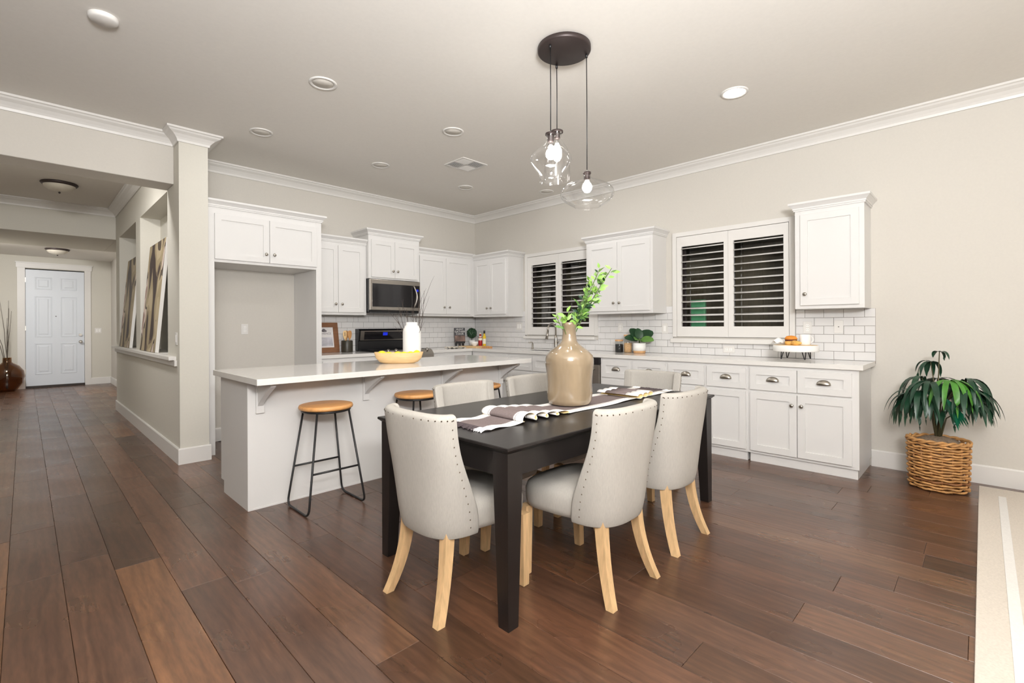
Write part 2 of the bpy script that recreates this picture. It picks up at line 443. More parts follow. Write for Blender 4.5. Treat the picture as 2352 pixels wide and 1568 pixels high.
# hall wall with art niches, ending in the column
hw = wall_holes('x', .985, 1.1, 5.2, 9.45, 0, CZ, [(5.70, 7.28, .975, 2.58), (7.60, 9.10, .975, 2.58)])
hw.box(1.1, 1.215, 5.2, 5.70, 0, CZ); hw.box(1.1, 1.185, 7.28, 9.45, 0, CZ) if False else None
hw.box(1.185, 1.215, 5.70, 9.45, 0, CZ)
hw.box(1.1, 1.185, 5.70, 9.45, 0, .975); hw.box(1.1, 1.185, 5.70, 9.45, 2.58, CZ)
hw.box(1.1, 1.185, 7.28, 7.60, .975, 2.58); hw.box(1.1, 1.185, 9.10, 9.45, .975, 2.58)
hall_wall = struct('wall_hall', hw, M_hall)
ledge = MB(); ledge.box(.925, .985, 5.33, 9.5, .94, .975, bev=.003); ledge.box(.965, .985, 5.31, 9.5, .885, .94, bev=.002)
ledge.box(.985, 1.185, 5.70, 7.28, .95, .976); ledge.box(.985, 1.185, 7.60, 9.10, .95, .976)
struct('trim_ledge', ledge, M_trim)
# dropped header and foyer beyond
struct('wall_header', MB().box(-3.0, .985, 9.45, 11.0, 2.59, CZ, bev=.006).box(.985, 1.4, 9.45, 11.0, 2.59, CZ), M_hall)
struct('wall_foyer_side', MB().box(1.375, 1.5, 9.5, 14.2, 0, CZ), M_wall)
struct('wall_hall_far_side', MB().box(-.95, -.8, 5.7, 14.2, 0, CZ), M_hall)
D0, D1 = .01, .926
struct('wall_entry', wall_holes('y', 14.1, 14.25, -.95, 1.5, 0, CZ, [(D0, D1, 0, 2.49)]), M_hall)

crown = [(0, 2.932), (.010, 2.932), (.014, 2.952), (.026, 2.968), (.048, 2.990), (.078, 3.006), (.088, 3.018), (.102, 3.022), (.102, CZ - .001), (0, CZ - .001)]
struct('trim_1', MB().sweep([(-2.99, 5.398), (.983, 5.398), (.983, 5.198), (1.217, 5.198), (1.217, BY - .002), (WX - .002, BY - .002), (WX - .002, -4.19)], crown), M_trim)
struct('trim_2', MB().sweep([(-.78, 9.448), (.983, 9.448), (.983, 5.71)], crown), M_trim)
base = [(0, 0), (.015, 0), (.015, .135), (.010, .145), (0, .145)]
struct('baseboard_right', MB().sweep([(WX - .001, .70), (WX - .001, -4.19)], base), M_trim)
struct('baseboard_hall', MB().sweep([(1.2, 9.451), (.984, 9.451)][::-1] if False else [(.984, 9.45), (.984, 5.199), (1.216, 5.199), (1.216, 5.33)], base), M_trim)
struct('baseboard_entry', MB().sweep([(1.03, 14.099), (1.374, 14.099), (1.374, 9.6)], base), M_trim)
struct('baseboard_niche', MB().sweep([(1.3, BY - .001), (2.3, BY - .001)], base), M_trim)
struct('baseboard_entry_far', MB().sweep([(-.79, 14.099), (-.105, 14.099)], base), M_trim)

# door with casing
dr = bpy.data.objects.new('door_1', None); C.objects.link(dr); dr.location = (D0, 14.1, 0); dr['kind'] = 'structure'
DW = D1 - D0
slab = MB(); slab.box(.004, DW - .004, .02, .06, .045, 2.47)
part('door_slab', slab, M_door, dr)
def raised(x0, x1, z0, z1, y=.02):
    mb = MB(); bm = mb.bm
    def ring(i, yy): return [bm.verts.new((a, yy, b)) for a, b in ((x0+i, z0+i), (x1-i, z0+i), (x1-i, z1-i), (x0+i, z1-i))]
    rs = [ring(0, y), ring(.004, y - .008), ring(.014, y - .008), ring(.022, y - .001), ring(.05, y - .001), ring(.07, y - .007)]
    for a, b in zip(rs, rs[1:]):
        for i in range(4): bm.faces.new([a[i], a[(i+1) % 4], b[(i+1) % 4], b[i]])
    bm.faces.new(rs[-1]); return mb
for (za, zb) in ((.28, .93), (1.06, 1.92), (2.06, 2.32)):
    for (xa, xb) in ((.14, .40), (.53, .79)):
        part('door_panel', raised(xa, xb, za, zb), M_door, dr)
cs = MB(); cs.box(-.115, -.002, -.02, 0, 0, 2.50); cs.box(DW + .002, DW + .105, -.02, 0, 0, 2.50); cs.box(-.135, DW + .125, -.028, 0, 2.50, 2.60, bev=.003); cs.box(-.145, DW + .135, -.04, 0, 2.60, 2.62)
part('door_casing', cs, M_trim, dr)
th = MB(); th.box(0, DW, -.03, .08, .0, .045); part('threshold', th, M_seam, dr)
kn = MB(); kn.tube([(.845, .02, .95), (.845, -.045, .95)], .014, 10); kn.tube([(.845, -.035, .95), (.845, -.06, .95), (.845, -.07, .95)], .03, 12, rs=[.022, .032, .018])
part('door_knob', kn, M_nickel, dr)
kn = MB(); kn.tube([(.845, .02, 1.10), (.845, -.02, 1.10)], .028, 12); part('deadbolt', kn, M_nickel, dr)
pk = MB(); pk.tube([(.46, .02, 1.50), (.46, .008, 1.50)], .010, 8); part('peephole', pk, M_slot, dr)
for z in (.30, 1.2, 2.2):
    part('hinge', MB().box(-.004, .008, .008, .022, z, z + .1), M_nickel, dr)

# ---- windows with shutters
def window(idx, y0, y1, z0, z1, openings, split, sill):
    wroot = bpy.data.objects.new('window_%d' % idx, None); C.objects.link(wroot); wroot['kind'] = 'structure'; wroot.location = (WX, (y0+y1)/2, z0)
    cy = (y0+y1)/2
    def L(y): return y - cy
    mb = MB()
    c = .048
    for a in ((L(y0) - c, L(y0)), (L(y1), L(y1) + c)): mb.box(-.03, .0, a[0], a[1], 0, z1 - z0 + c, bev=.002)
    mb.box(-.03, .0, L(y0), L(y1), z1 - z0, z1 - z0 + c, bev=.002)
    part('casing', mb, M_trim, wroot)
    part('window_sill', MB().box(-.05, .0, L(sill[0]), L(sill[1]), sill[2] - z0, sill[3] - z0, bev=.003), M_trim, wroot)
    fr = MB()
    for a in ((L(y0), L(y0) + .05), (L(y1) - .05, L(y1))): fr.box(.07, .12, a[0], a[1], 0, z1 - z0)
    fr.box(.07, .12, L(y0)+.05, L(y1)-.05, 0, .05); fr.box(.07, .12, L(y0)+.05, L(y1)-.05, z1 - z0 - .05, z1 - z0); fr.box(.072, .118, -.02, .02, .05, z1-z0-.05)
    part('window_frame', fr, M_bronze, wroot)
    part('window_pane', MB().box(.094, .098, L(y0) + .05, L(y1) - .05, .05, z1 - z0 - .05), M_pane, wroot)
    edges = [y0 + .004, split - .001, split + .001, y1 - .004]
    oz0, oz1 = 1.227 - z0, 2.125 - z0
    for i, (a, b) in enumerate(openings):
        e0, e1 = (edges[0], edges[1]) if i == 0 else (edges[2], edges[3])
        sh = MB(); X0, X1 = -.026, .0
        sh.box(X0, X1, L(e0), L(a), .004, z1 - z0 - .004); sh.box(X0, X1, L(b), L(e1), .004, z1 - z0 - .004)
        sh.box(X0, X1, L(a), L(b), .004, oz0); sh.box(X0, X1, L(a), L(b), oz1, z1 - z0 - .004)
        pn = part('shutter', sh, M_trim, wroot)
        n = 12; st = (oz1 - oz0) / n
        lm = None
        for k in range(n):
            if lm is None:
                lv = MB(); hl = (b - a)/2 - .002
                lv.tube([(0, -hl, 0), (0, hl, 0)], .031, 10)
                for v in lv.bm.verts: v.co.z *= .17
                lm = lv.mesh('louver'); 
            o = part('louver', lm, M_trim, pn, (-.013, L((a+b)/2), oz0 + st * (k + .72)), (0, R(-17), 0))
    return wroot
window(2, W2[0], W2[1], W2[2], W2[3], [(1.384, 1.855), (1.955, 2.421)], 1.91, (1.25, 2.547, 1.046, 1.094))
window(1, W1[0], W1[1], W1[2], W1[3], [(3.686, 4.146), (4.245, 4.696)], 4.196, (3.585, 4.849, 1.058, 1.094))
# outside
struct('ground', MB().box(5.4, 9.5, -1, 9, -.3, -.1), M_ground)
fence = thing('fence', 'dark board fence seen through the shutter louvers', 'fence', (6.5, 3.5, -.1))
fm = None
for k in range(28):
    if fm is None: fm = MB().box(-.012, .012, -.115, .115, 0, 2.6).mesh('board')
    part('board', fm, M_fence, fence, (0, -3.3 + k * .235, 0))
part('rail', MB().box(.012, .05, -3.4, 3.2, .4, .49), M_fence, fence); part('rail', MB().box(.012, .05, -3.4, 3.2, 2.1, 2.19), M_fence, fence)
gp = thing('green_board', 'pale green upright board standing outside the larger window', 'board', (5.95, 2.55, -.1), mb=MB().box(-.02, .02, -.09, .09, 0, 1.66, bev=.004), mats=M_green)

# ---- subway tile, every tile a part of its wall
TW, TH, GJ = .1545, .0775, .0030
tile_cache = {}
def tile_mesh(wd, ht):
    key = (round(wd, 4), round(ht, 4))
    if key not in tile_cache:
        mb = MB(); bm = mb.bm; a, c = wd/2, ht/2; b = .002
        r0 = [bm.verts.new((x, 0, z)) for x, z in ((-a, -c), (a, -c), (a, c), (-a, c))]
        r1 = [bm.verts.new((x, -.0065, z)) for x, z in ((-a, -c), (a, -c), (a, c), (-a, c))]
        r2 = [bm.verts.new((x, -.008, z)) for x, z in ((-a+b, -c+b), (a-b, -c+b), (a-b, c-b), (-a+b, c-b))]
        for p, q in ((r0, r1), (r1, r2)):
            for i in range(4): bm.faces.new([p[i], p[(i+1) % 4], q[(i+1) % 4], q[i]])
        bm.faces.new(r2); tile_cache[key] = mb.mesh('tile')
    return tile_cache[key]
def tiles(parent, u0, u1, rows, place, excl, phase=0):
    """rows start at the worktop; u runs along the wall; excl = list of (ua,ub,za,zb)"""
    for r in range(rows):
        z0 = CT + r * TH; z1 = z0 + TH
        u = u0 - TW + (TW/2 if (r + phase) % 2 else 0)
        while u < u1:
            segs = [(max(u, u0), min(u + TW, u1), z0, z1)]
            for (ea, eb, za, zb) in excl:
                new = []
                for (a, b, c, d) in segs:
                    if b <= ea or a >= eb or d <= za or c >= zb: new.append((a, b, c, d)); continue
                    if a < ea: new.append((a, ea, c, d))
                    if b > eb: new.append((eb, b, c, d))
                    if c < za: new.append((max(a, ea), min(b, eb), c, za))
                segs = new
            for (a, b, c, d) in segs:
                if b - a > .018 and d - c > .014:
                    o = place(tile_mesh(b - a - GJ, d - c - GJ), (a+b)/2, (c+d)/2)
            u += TW
T0 = .668
def place_r(me, u, z): return part('tile', me, M_tile, wall_right, (WX - .002, u, z), (0, 0, -PI/2))
def place_b(me, u, z): return part('tile', me, M_tile, wall_back, (u, BY - .002, z))
w2x = (1.285, 2.53, 1.046, 9); w1x = (3.555, 4.83, 1.058, 9)
tiles(wall_right, T0, BY - .01, 6, place_r, [w2x, w1x])
for (a, b) in ((2.53, 2.615), (1.212, 1.285), (3.514, 3.555), (4.83, 4.886)):   # the extra course beside the windows
    if b - a > .03:
        me = tile_mesh(b - a - GJ, TH - GJ); place_r(me, (a+b)/2, CT + 6.5 * TH)
tiles(wall_back, 2.36, WX - .01, 7, place_b, [(-1, 3.07, CT + 6*TH - .001, 9), (3.86, 9, CT + 6*TH - .001, 9)], 1)
gr = MB(); gr.box(WX - .003, WX, T0, 1.285, CT - .02, CT + 6*TH); gr.box(WX - .003, WX, 1.285, 2.53, CT - .02, 1.05); gr.box(WX - .003, WX, 2.53, 3.555, CT - .02, CT + 6*TH)
gr.box(WX - .003, WX, 3.555, 4.83, CT - .02, 1.06); gr.box(WX - .003, WX, 4.83, BY, CT - .02, CT + 6*TH)
part('grout', gr, M_grout, wall_right); gr = MB(); gr.box(2.36, WX - .003, BY - .003, BY, CT - .02, CT + 6*TH); gr.box(3.07, 3.86, BY - .003, BY, CT + 6*TH, 1.45)
part('grout', gr, M_grout, wall_back)

# ================================================================== CABINETS
door_cache = {}
def shaker(wd, ht, rail=.058):
    key = (round(wd, 3), round(ht, 3), rail)
    if key not in door_cache:
        mb = MB(); bm = mb.bm; a, c = wd/2, ht/2; t = .02; b = .0015
        def ring(ax, cz, y): return [bm.verts.new((x, y, z)) for x, z in ((-ax, -cz), (ax, -cz), (ax, cz), (-ax, cz))]
        rs = [ring(a, c, 0), ring(a, c, -t + b), ring(a - b, c - b, -t), ring(a - rail, c - rail, -t), ring(a - rail - .001, c - rail - .001, -t + .010)]
        for p, q in zip(rs, rs[1:]):
            for i in range(4): bm.faces.new([p[i], p[(i+1) % 4], q[(i+1) % 4], q[i]])
        bm.faces.new(rs[-1]); bm.faces.new(rs[0][::-1])
        door_cache[key] = mb.mesh('door')
    return door_cache[key]
def knob_mesh():
    mb = MB(); mb.lathe([(.0065, 0), (.0065, .012), (.010, .015), (.0155, .020), (.0165, .025), (.012, .030), (0, .032)], n=14)
    bmesh.ops.rotate(mb.bm, verts=mb.bm.verts[:], cent=(0, 0, 0), matrix=Matrix.Rotation(PI/2, 3, 'X'))
    return mb.mesh('knob')
KNOB = knob_mesh(); KNOB.materials.append(M_nickel)
def cup_mesh():
    mb = MB(); rows = []
    a, h, d = .052, .042, .028
    for i in range(7):                      # from wall/top down to the lip
        ph = PI/2 * i / 6
        row = []
        for j in range(13):
            th = PI * j / 12
            row.append((a * math.cos(th) * (1 if i else 1), -d * math.sin(ph) * math.sin(th)**.6 - .001, h * math.cos(ph) * math.sin(th)**.8 - .014))
        rows.append(row)
    mb.grid(rows)
    o = mb.mesh('pull'); return o
CUP = cup_mesh(); CUP.materials.append(M_nickel)
FL = MB(); FL.box(-.064, -.046, -.004, 0, -.02, -.008, bev=.001); FL.box(.046, .064, -.004, 0, -.02, -.008, bev=.001); FL = FL.mesh('pull_foot'); FL.materials.append(M_nickel)
cab_crown_prof = lambda z: [(0, z), (.010, z), (.010, z + .012), (.016, z + .014), (.016, z + .026), (.028, z + .040), (.042, z + .054), (.046, z + .056), (.046, z + .074), (0, z + .074)]

def cabinet(name, label, group, loc, rotz, w, d, h, doors=(), drawers=(), crown=None, toe=0, sides=(True, True), cat='cabinet', hollow=False):
    t = thing(name, label, cat, loc, rotz, group)
    mb = MB()
    mb.box(0, w, 0, d, toe, h)
    if toe: mb.box(.01, w - .012, .018, d, 0, toe)
    part('body', mb, M_cab, t)
    for (x0, x1, z0, z1, kx, kz) in doors:
        dm = shaker(x1 - x0, z1 - z0)
        o = part('door', dm, M_cab, t, ((x0+x1)/2, 0, (z0+z1)/2))
        if kx is not None: part('knob', KNOB, None, o, (kx - (x0+x1)/2, -.02, kz - (z0+z1)/2))
    for (x0, x1, z0, z1, pl) in drawers:
        dm = shaker(x1 - x0, z1 - z0, .055)
        o = part('drawer', dm, M_cab, t, ((x0+x1)/2, 0, (z0+z1)/2))
        if pl:
            hd = part('handle', CUP, None, o, (0, -.011, .002)); hd.name = 'handle'; md = hd.modifiers.new('thick', 'SOLIDIFY'); md.thickness = .002
    if crown is not None:
        path = [(0, 0), (w, 0)]
        if sides[0]: path = [(0, d)] + path
        if sides[1]: path = path + [(w, d)]
        part('crown', MB().sweep(path, cab_crown_prof(h - .001)), M_cab, t)
    return t
RR = -PI/2
UZ = 1.383; UT = 2.262
gu = 'white wall cabinets'
def rwall(y): return y
# right wall uppers: local x = (yfar - y)
XF = 4.90
cabinet('wall_cabinet', 'white two-door wall cabinet in the corner beside the sink window', gu, (XF, 5.655, UZ), RR, 5.655 - 4.886, WX - XF, UT - UZ,
        doors=[(.055, .388, .035, .84, .348, .13), (.392, .725, .035, .84, .432, .13)], crown=1, sides=(False, True))
cabinet('wall_cabinet', 'white two-door wall cabinet between the two shuttered windows', gu, (XF, 3.512, UZ), RR, 3.512 - 2.615, WX - XF, UT - UZ,
        doors=[(.03, .447, .03, .84, .41, .125), (.451, .868, .03, .84, .488, .125)], crown=1)
cabinet('wall_cabinet', 'white single-door wall cabinet at the end of the tiled wall', gu, (XF, 1.212, UZ), RR, 1.212 - .699, WX - XF, UT - UZ,
        doors=[(.045, .478, .03, .84, .085, .13)], crown=1)
# back wall uppers
YF = BY - .33
cabinet('wall_cabinet', 'white two-door wall cabinet between refrigerator alcove and microwave', gu, (2.36, YF, UZ + .01), 0, 3.078 - 2.36, BY - YF, UT - UZ + .01,
        doors=[(.02, .335, .03, .85, .297, .13), (.339, .68, .03, .85, .378, .13)], crown=1, sides=(False, False))
cabinet('wall_cabinet', 'white two-door wall cabinet over the corner counter, left of the corner', gu, (3.86, YF, UZ + .01), 0, 4.90 - 3.86, BY - YF, UT - UZ + .01,
        doors=[(.03, .492, .03, .85, .445, .13), (.496, .96, .03, .85, .545, .13)], crown=1, sides=(False, False))
cabinet('wall_cabinet', 'short raised white two-door cabinet above the microwave', gu, (3.082, BY - .385, 1.864), 0, .772, .385, .562,
        doors=[(.035, .374, .02, .50, .34, .11), (.378, .735, .02, .50, .41, .11)], crown=1)
# refrigerator surround
fs = thing('refrigerator_surround', 'tall white cabinet surround framing the empty refrigerator alcove', 'cabinet', (1.235, 5.345, 0), 0, 'white wall cabinets')
mb = MB(); part('side_panel', MB().box(0, .065, 0, .633, 0, 2.42), M_cab, fs)
part('side_panel', MB().box(1.065, 1.125, 0, .633, 0, 2.42), M_cab, fs)
part('body', MB().box(.065, 1.065, 0.001, .633, 1.885, 2.42), M_cab, fs)
for (a, b, k) in ((.065, .566, .53), (.570, 1.068, .61)):
    o = part('door', shaker(b - a, .445), M_cab, fs, ((a+b)/2, 0, 2.135)); part('knob', KNOB, None, o, (k - (a+b)/2, -.02, -.135))
part('crown', MB().sweep([(-.018, 0), (1.125, 0), (1.125, .633)], cab_crown_prof(2.419)), M_cab, fs)

# base cabinets, right wall
XB = 4.64
gb = 'white base cabinets'
def base_unit(y1, y0, label, cols, false_front=False, knobs=True):
    w_ = y1 - y0; doors = []; drawers = []
    for (a, b, kn_) in cols:
        xa, xb = y1 - a, y1 - b
        drawers.append((xa, xb, .657, .848, not false_front))
        kx = None
        if kn_ == 'near': kx = xb - .034
        elif kn_ == 'far': kx = xa + .034
        doors.append((xa, xb, .105, .634, kx, .548))
    return cabinet('base_cabinet', label, gb, (XB, y1, 0), RR, w_, WX - XB - .012, .877, doors=doors, drawers=drawers, toe=.08)
base_unit(1.532, .701, 'white base cabinet with two drawers over paired doors at the open end of the counter', [(1.513, 1.136, 'near'), (1.131, .747, 'far')])
base_unit(2.322, 1.533, 'white base cabinet with cup-pull drawers, second from the open end of the counter', [(2.303, 1.932, 'near'), (1.908, 1.548, 'far')])
base_unit(3.131, 2.323, 'white base cabinet with cup-pull drawers beside the dishwasher', [(3.111, 2.735, 'near'), (2.708, 2.336, 'far')])
base_unit(4.62, 3.742, 'white sink base cabinet below the sink window', [(4.60, 4.19, 'near'), (4.17, 3.76, 'far')], false_front=True)
cabinet('base_cabinet', 'white base cabinet running into the kitchen corner', gb, (XB, 5.38, 0), RR, 5.38 - 4.621, WX - XB - .012, .877,
        doors=[(.04, .38, .105, .848, None, 0), (.384, .74, .105, .848, .70, .5)], toe=.08)
dwsh = thing('dishwasher', 'stainless dishwasher under the counter next to the sink', 'dishwasher', (XB, 3.74, 0), RR)
part('body', MB().box(.004, .604, .012, .55, .01, .872), M_steel, dwsh); part('door', MB().box(.006, .602, -.03, .012, .09, .79, bev=.004), M_steel, dwsh)
part('control_panel', MB().box(.006, .602, -.03, .012, .795, .87, bev=.004), M_blackgl, dwsh)
hd = MB(); hd.tube([(.06, -.03, .74), (.06, -.07, .74), (.54, -.07, .74), (.54, -.03, .74)], .009, 8); part('handle', hd, M_steel, dwsh)
# back wall base units
cabinet('base_cabinet', 'white base cabinet left of the range, below the framed print', gb, (2.362, 5.385, 0), 0, .72, .58, .877,
        doors=[(.02, .36, .105, .634, .32, .55), (.364, .70, .105, .634, .40, .55)], drawers=[(.02, .70, .657, .848, True)], toe=.08)
cabinet('base_cabinet', 'white base cabinet right of the range under the corner counter', gb, (3.862, 5.385, 0), 0, .774, .58, .877,
        doors=[(.02, .38, .105, .634, .34, .55), (.384, .74, .105, .634, .42, .55)], drawers=[(.02, .74, .657, .848, True)], toe=.08)

# worktops
wt = MB(); XE = 4.612
def rect_holes(mb, x0, x1, y0, y1, z0, z1, hx0, hx1, hy0, hy1):
    mb.box(x0, hx0, y0, y1, z0, z1); mb.box(hx1, x1, y0, y1, z0, z1); mb.box(hx0, hx1, y0, hy0, z0, z1); mb.box(hx0, hx1, hy1, y1, z0, z1)
rect_holes(wt, XE, WX - .0125, .67, BY - .0125, CT - .04, CT, 4.74, 5.04, 3.85, 4.50)
wt.box(3.862, XE, 5.355, BY - .0125, CT - .04, CT)
bmesh.ops.remove_doubles(wt.bm, verts=wt.bm.verts[:], dist=1e-5)
thing('worktop', 'long pale quartz worktop along the window wall, turning the corner to the range', 'worktop', (0, 0, 0), 0, None, wt, M_quartz)
thing('worktop', 'short pale quartz worktop between the refrigerator alcove and the range', 'worktop', (0, 0, 0), 0, None, MB().box(2.362, 3.082, 5.355, BY - .0125, CT - .04, CT, bev=.002), M_quartz)
# sink
sk = MB(); sk.box(4.742, 5.038, 3.852, 4.498, .72, .724); sk.box(4.742, 4.75, 3.852, 4.498, .72, CT - .012); sk.box(5.03, 5.038, 3.852, 4.498, .72, CT - .012)
sk.box(4.75, 5.03, 3.852, 3.86, .72, CT - .012); sk.box(4.75, 5.03, 4.49, 4.498, .72, CT - .012)
thing('sink', 'dark undermount sink below the smaller window', 'sink', (0, 0, 0), 0, None, sk, M_blackmetal)
fc = thing('faucet', 'brushed nickel gooseneck pull-down faucet behind the sink', 'faucet', (5.10, 4.17, CT))
part('base', MB().lathe([(.028, 0), (.028, .012), (.022, .03), (.024, .09), (.018, .16), (.013, .2)]), M_nickel, fc)
pts = [(0, 0, .18), (0, 0, .26)]
for i in range(1, 13):
    a = PI * i / 12 * 1.06; pts.append((-.085 + .085 * math.cos(a), 0, .27 + .082 * math.sin(a)))
part('neck', MB().tube(pts, .012, 10), M_nickel, fc)
e = Vector(pts[-1]); part('spray_head', MB().tube([e, e + Vector((-.012, 0, -.04)), e + Vector((-.026, 0, -.11))], .016, 12, rs=[.013, .016, .021]), M_nickel, fc)
part('lever', MB().tube([(0, -.02, .09), (0, -.07, .12)], .007, 8), M_nickel, fc)
sd = thing('soap_dispenser', 'small brushed nickel soap pump beside the faucet', 'soap dispenser', (5.10, 4.60, CT))
part('body', MB().lathe([(.018, 0), (.018, .01), (.011, .02), (.011, .075)]), M_nickel, sd); part('spout', MB().tube([(0, 0, .07), (0, 0, .09), (-.02, .012, .095), (-.06, .03, .088)], .006, 8), M_nickel, sd)

# range and microwave
rg = thing('range', 'freestanding stainless and black range against the tiled back wall', 'range', (3.09, BY - .70, 0), 0)
part('body', MB().box(.002, .764, .03, .69, .08, .90), M_black, rg)
part('cooktop', MB().box(0, .766, .02, .62, .90, .925, bev=.004), M_black, rg)
part('oven_door', MB().box(.004, .762, -.01, .03, .20, .76, bev=.006), M_steel, rg); part('oven_window', MB().box(.12, .65, -.014, -.009, .34, .62, bev=.002), M_blackgl, rg)
part('storage_drawer', MB().box(.004, .762, -.01, .03, .02, .19, bev=.004), M_steel, rg)
hd = MB(); hd.tube([(.06, -.01, .72), (.06, -.06, .72), (.70, -.06, .72), (.70, -.01, .72)], .011, 10); part('handle', hd, M_steel, rg)
cp = part('control_panel', MB().prism([(-.02, .78), (.03, .78), (.12, .925), (.07, .945), (.03, .935), (-.02, .88)], 'x', .002, .764), M_steel, rg)
for x in (.09, .20, .385, .565, .675):
    k = MB(); c0 = Vector((x, .02, .925)); n_ = Vector((0, -.55, .83)); k.tube([c0 - n_*.01, c0 + n_*.012, c0 + n_*.034], .02, 14, rs=[.022, .022, .018]); part('knob', k, M_steel, cp)
bg = part('backguard', MB().prism([(.62, .925), (.69, .925), (.69, 1.215), (.60, 1.215), (.575, 1.19), (.60, 1.06), (.62, 1.05)], 'x', 0, .766), M_black, rg)
def quad(p0, p1, p2, p3, th, nrm):
    mb = MB(); bm = mb.bm; A = [bm.verts.new(p) for p in (p0, p1, p2, p3)]; B = [bm.verts.new(Vector(p) + Vector(nrm)*th) for p in (p0, p1, p2, p3)]
    bm.faces.new(A); bm.faces.new(B[::-1])
    for i in range(4): bm.faces.new([A[i], A[(i+1) % 4], B[(i+1) % 4], B[i]])
    return mb
nb = Vector((0, -.98, -.19))
def bgp(x, t): return Vector((x, .60 - .025*t, 1.06 + .13*t))
part('fascia', quad(bgp(.02, .0), bgp(.746, .0), bgp(.746, 1.0), bgp(.02, 1.0), .004, nb), M_steel, bg)
part('display_panel', quad(bgp(.075, .09), bgp(.69, .09), bgp(.69, .9), bgp(.075, .9), .006, nb), M_blackgl, bg)
part('display', quad(bgp(.35, .5), bgp(.42, .5), bgp(.42, .82), bgp(.35, .82), .0075, nb), M_glow, bg)
grt = MB()
for x in (.08, .24, .40, .56, .69): grt.box(x, x + .012, .08, .58, .93, .948)
for y in (.10, .32, .55): grt.box(.08, .70, y, y + .012, .926, .944)
part('grate', grt, M_black, rg)
mw = thing('microwave', 'stainless over-the-range microwave with a dark window', 'microwave', (3.085, BY - .40, 1.436), 0)
part('body', MB().box(.001, .766, .02, .399, 0, .42), M_black, mw)
part('front_panel', MB().box(.001, .766, -.01, .02, .022, .42, bev=.004), M_steel, mw)
part('window', MB().box(.035, .63, -.013, -.009, .065, .365, bev=.001), M_blackgl, mw)
part('control_panel', MB().box(.632, .756, -.013, -.009, .065, .365, bev=.001), M_blackgl, mw)
part('display', MB().box(.69, .735, -.0145, -.012, .285, .315), M_glow, mw)
hp = []
for i in range(9):
    t_ = i/8; hp.append((.655 + .03*math.sin(PI*t_), -.02 - .035*math.sin(PI*t_), .06 + .30*t_))
part('handle', MB().tube(hp, .011, 8), M_steel, mw); part('vent_strip', MB().box(.02, .745, .0, .35, -.012, .0), M_black, mw)

# ================================================================== ISLAND
isl = thing('kitchen_island', 'long white island with panelled sides and bracketed overhang', 'island', (1.05, 3.535, 0))
part('body', MB().box(0, 2.40, 0, .55, 0, CT - .04).box(0, 2.40, .55, .62, .09, CT - .04), M_cab, isl)
part('base_strip', MB().box(.0, 2.40, -.004, 0, 0, .012), M_cab, isl)
for xc in (.075, .865, 1.64, 2.37):
    c = MB(); c.box(xc - .026, xc + .026, -.02, 0, .655, CT - .04, bev=.002)
    pf = [(-.02, .72)]
    for i in range(9):
        a = PI/2 * i/8
        pf.append((-.02 - .245*i/8, .705 + .150*(i/8)**.82))
    pf += [(-.265, CT - .04), (-.02, CT - .04)]
    c.prism(pf, 'x', xc - .017, xc + .017)
    part('corbel', c, M_cab, isl)
thing('island_worktop', 'glossy white quartz slab on top of the island', 'worktop', (0, 0, 0), 0, None, MB().box(1.005, 3.53, 3.20, 4.185, CT - .04, CT, bev=.002), M_quartz)

# wooden bowl with lemons
bang = R(-42)
bowl = thing('dough_bowl', 'long light-wood dough bowl of lemons on the island', 'bowl', (2.33, 3.70, CT), bang)
prof_o = [(0, 0), (.62, 0), (.78, .012), (.92, .045), (1.0, .09), (.985, .094), (.95, .088), (.86, .05), (.72, .022), (0, .016)]
bb = MB()
rings = []
for (r, z) in prof_o:
    ring = []
    for i in range(40):
        a = 2*PI*i/40; cx_, sy_ = math.cos(a), math.sin(a)
        x = .215 * r * math.copysign(abs(cx_)**.8, cx_) * (1 - .0*z); y = .105 * r * math.copysign(abs(sy_)**.8, sy_)
        ring.append((x, y, z + (.006*abs(cx_)**3 if z > .08 else 0)))
    rings.append(ring)
rr_ = []
for rg_ in rings: rr_.append(rg_ + [rg_[0]])
bb.grid(rr_[1:-1]); 
bm = bb.bm
bmesh.ops.remove_doubles(bm, verts=bm.verts[:], dist=1e-5)
for e_ in [e for e in bm.edges if e.is_boundary]: pass
bmesh.ops.holes_fill(bm, edges=[e for e in bm.edges if e.is_boundary], sides=0)
part('bowl_body', bb, M_bowl, bowl)
lem = MB().lathe([(0, -.042), (.006, -.040), (.016, -.034), (.026, -.018), (.030, 0), (.026, .018), (.016, .033), (.007, .040), (0, .043)], n=14).mesh('lemon')
lem.materials.append(M_lemon)
lp = [(-.155, .012, .080), (-.088, -.016, .073), (-.02, .030, .073), (-.01, -.045, .070), (.052, -.02, .073), (.102, .018, .074), (.158, -.012, .086)]
ltxt = ['lemon at the far left end of the dough bowl', 'second lemon from the left end of the dough bowl', 'lemon left of centre in the dough bowl', 'front lemon in the middle of the dough bowl',
        'rear lemon in the middle of the dough bowl', 'second lemon from the right end of the dough bowl', 'lemon at the far right end of the dough bowl']
for (x, y, z), lt in zip(lp, ltxt):
    v = Matrix.Rotation(bang, 3, 'Z') @ Vector((x, y, 0))
    o = link('lemon', lem, None, None, (2.33 + v.x, 3.70 + v.y, CT + z), (R(rnd.uniform(60, 110)), 0, R(rnd.uniform(0, 180))))
    o['label'] = 'yellow ' + lt; o['category'] = 'lemon'; o['group'] = 'lemons in the dough bowl'

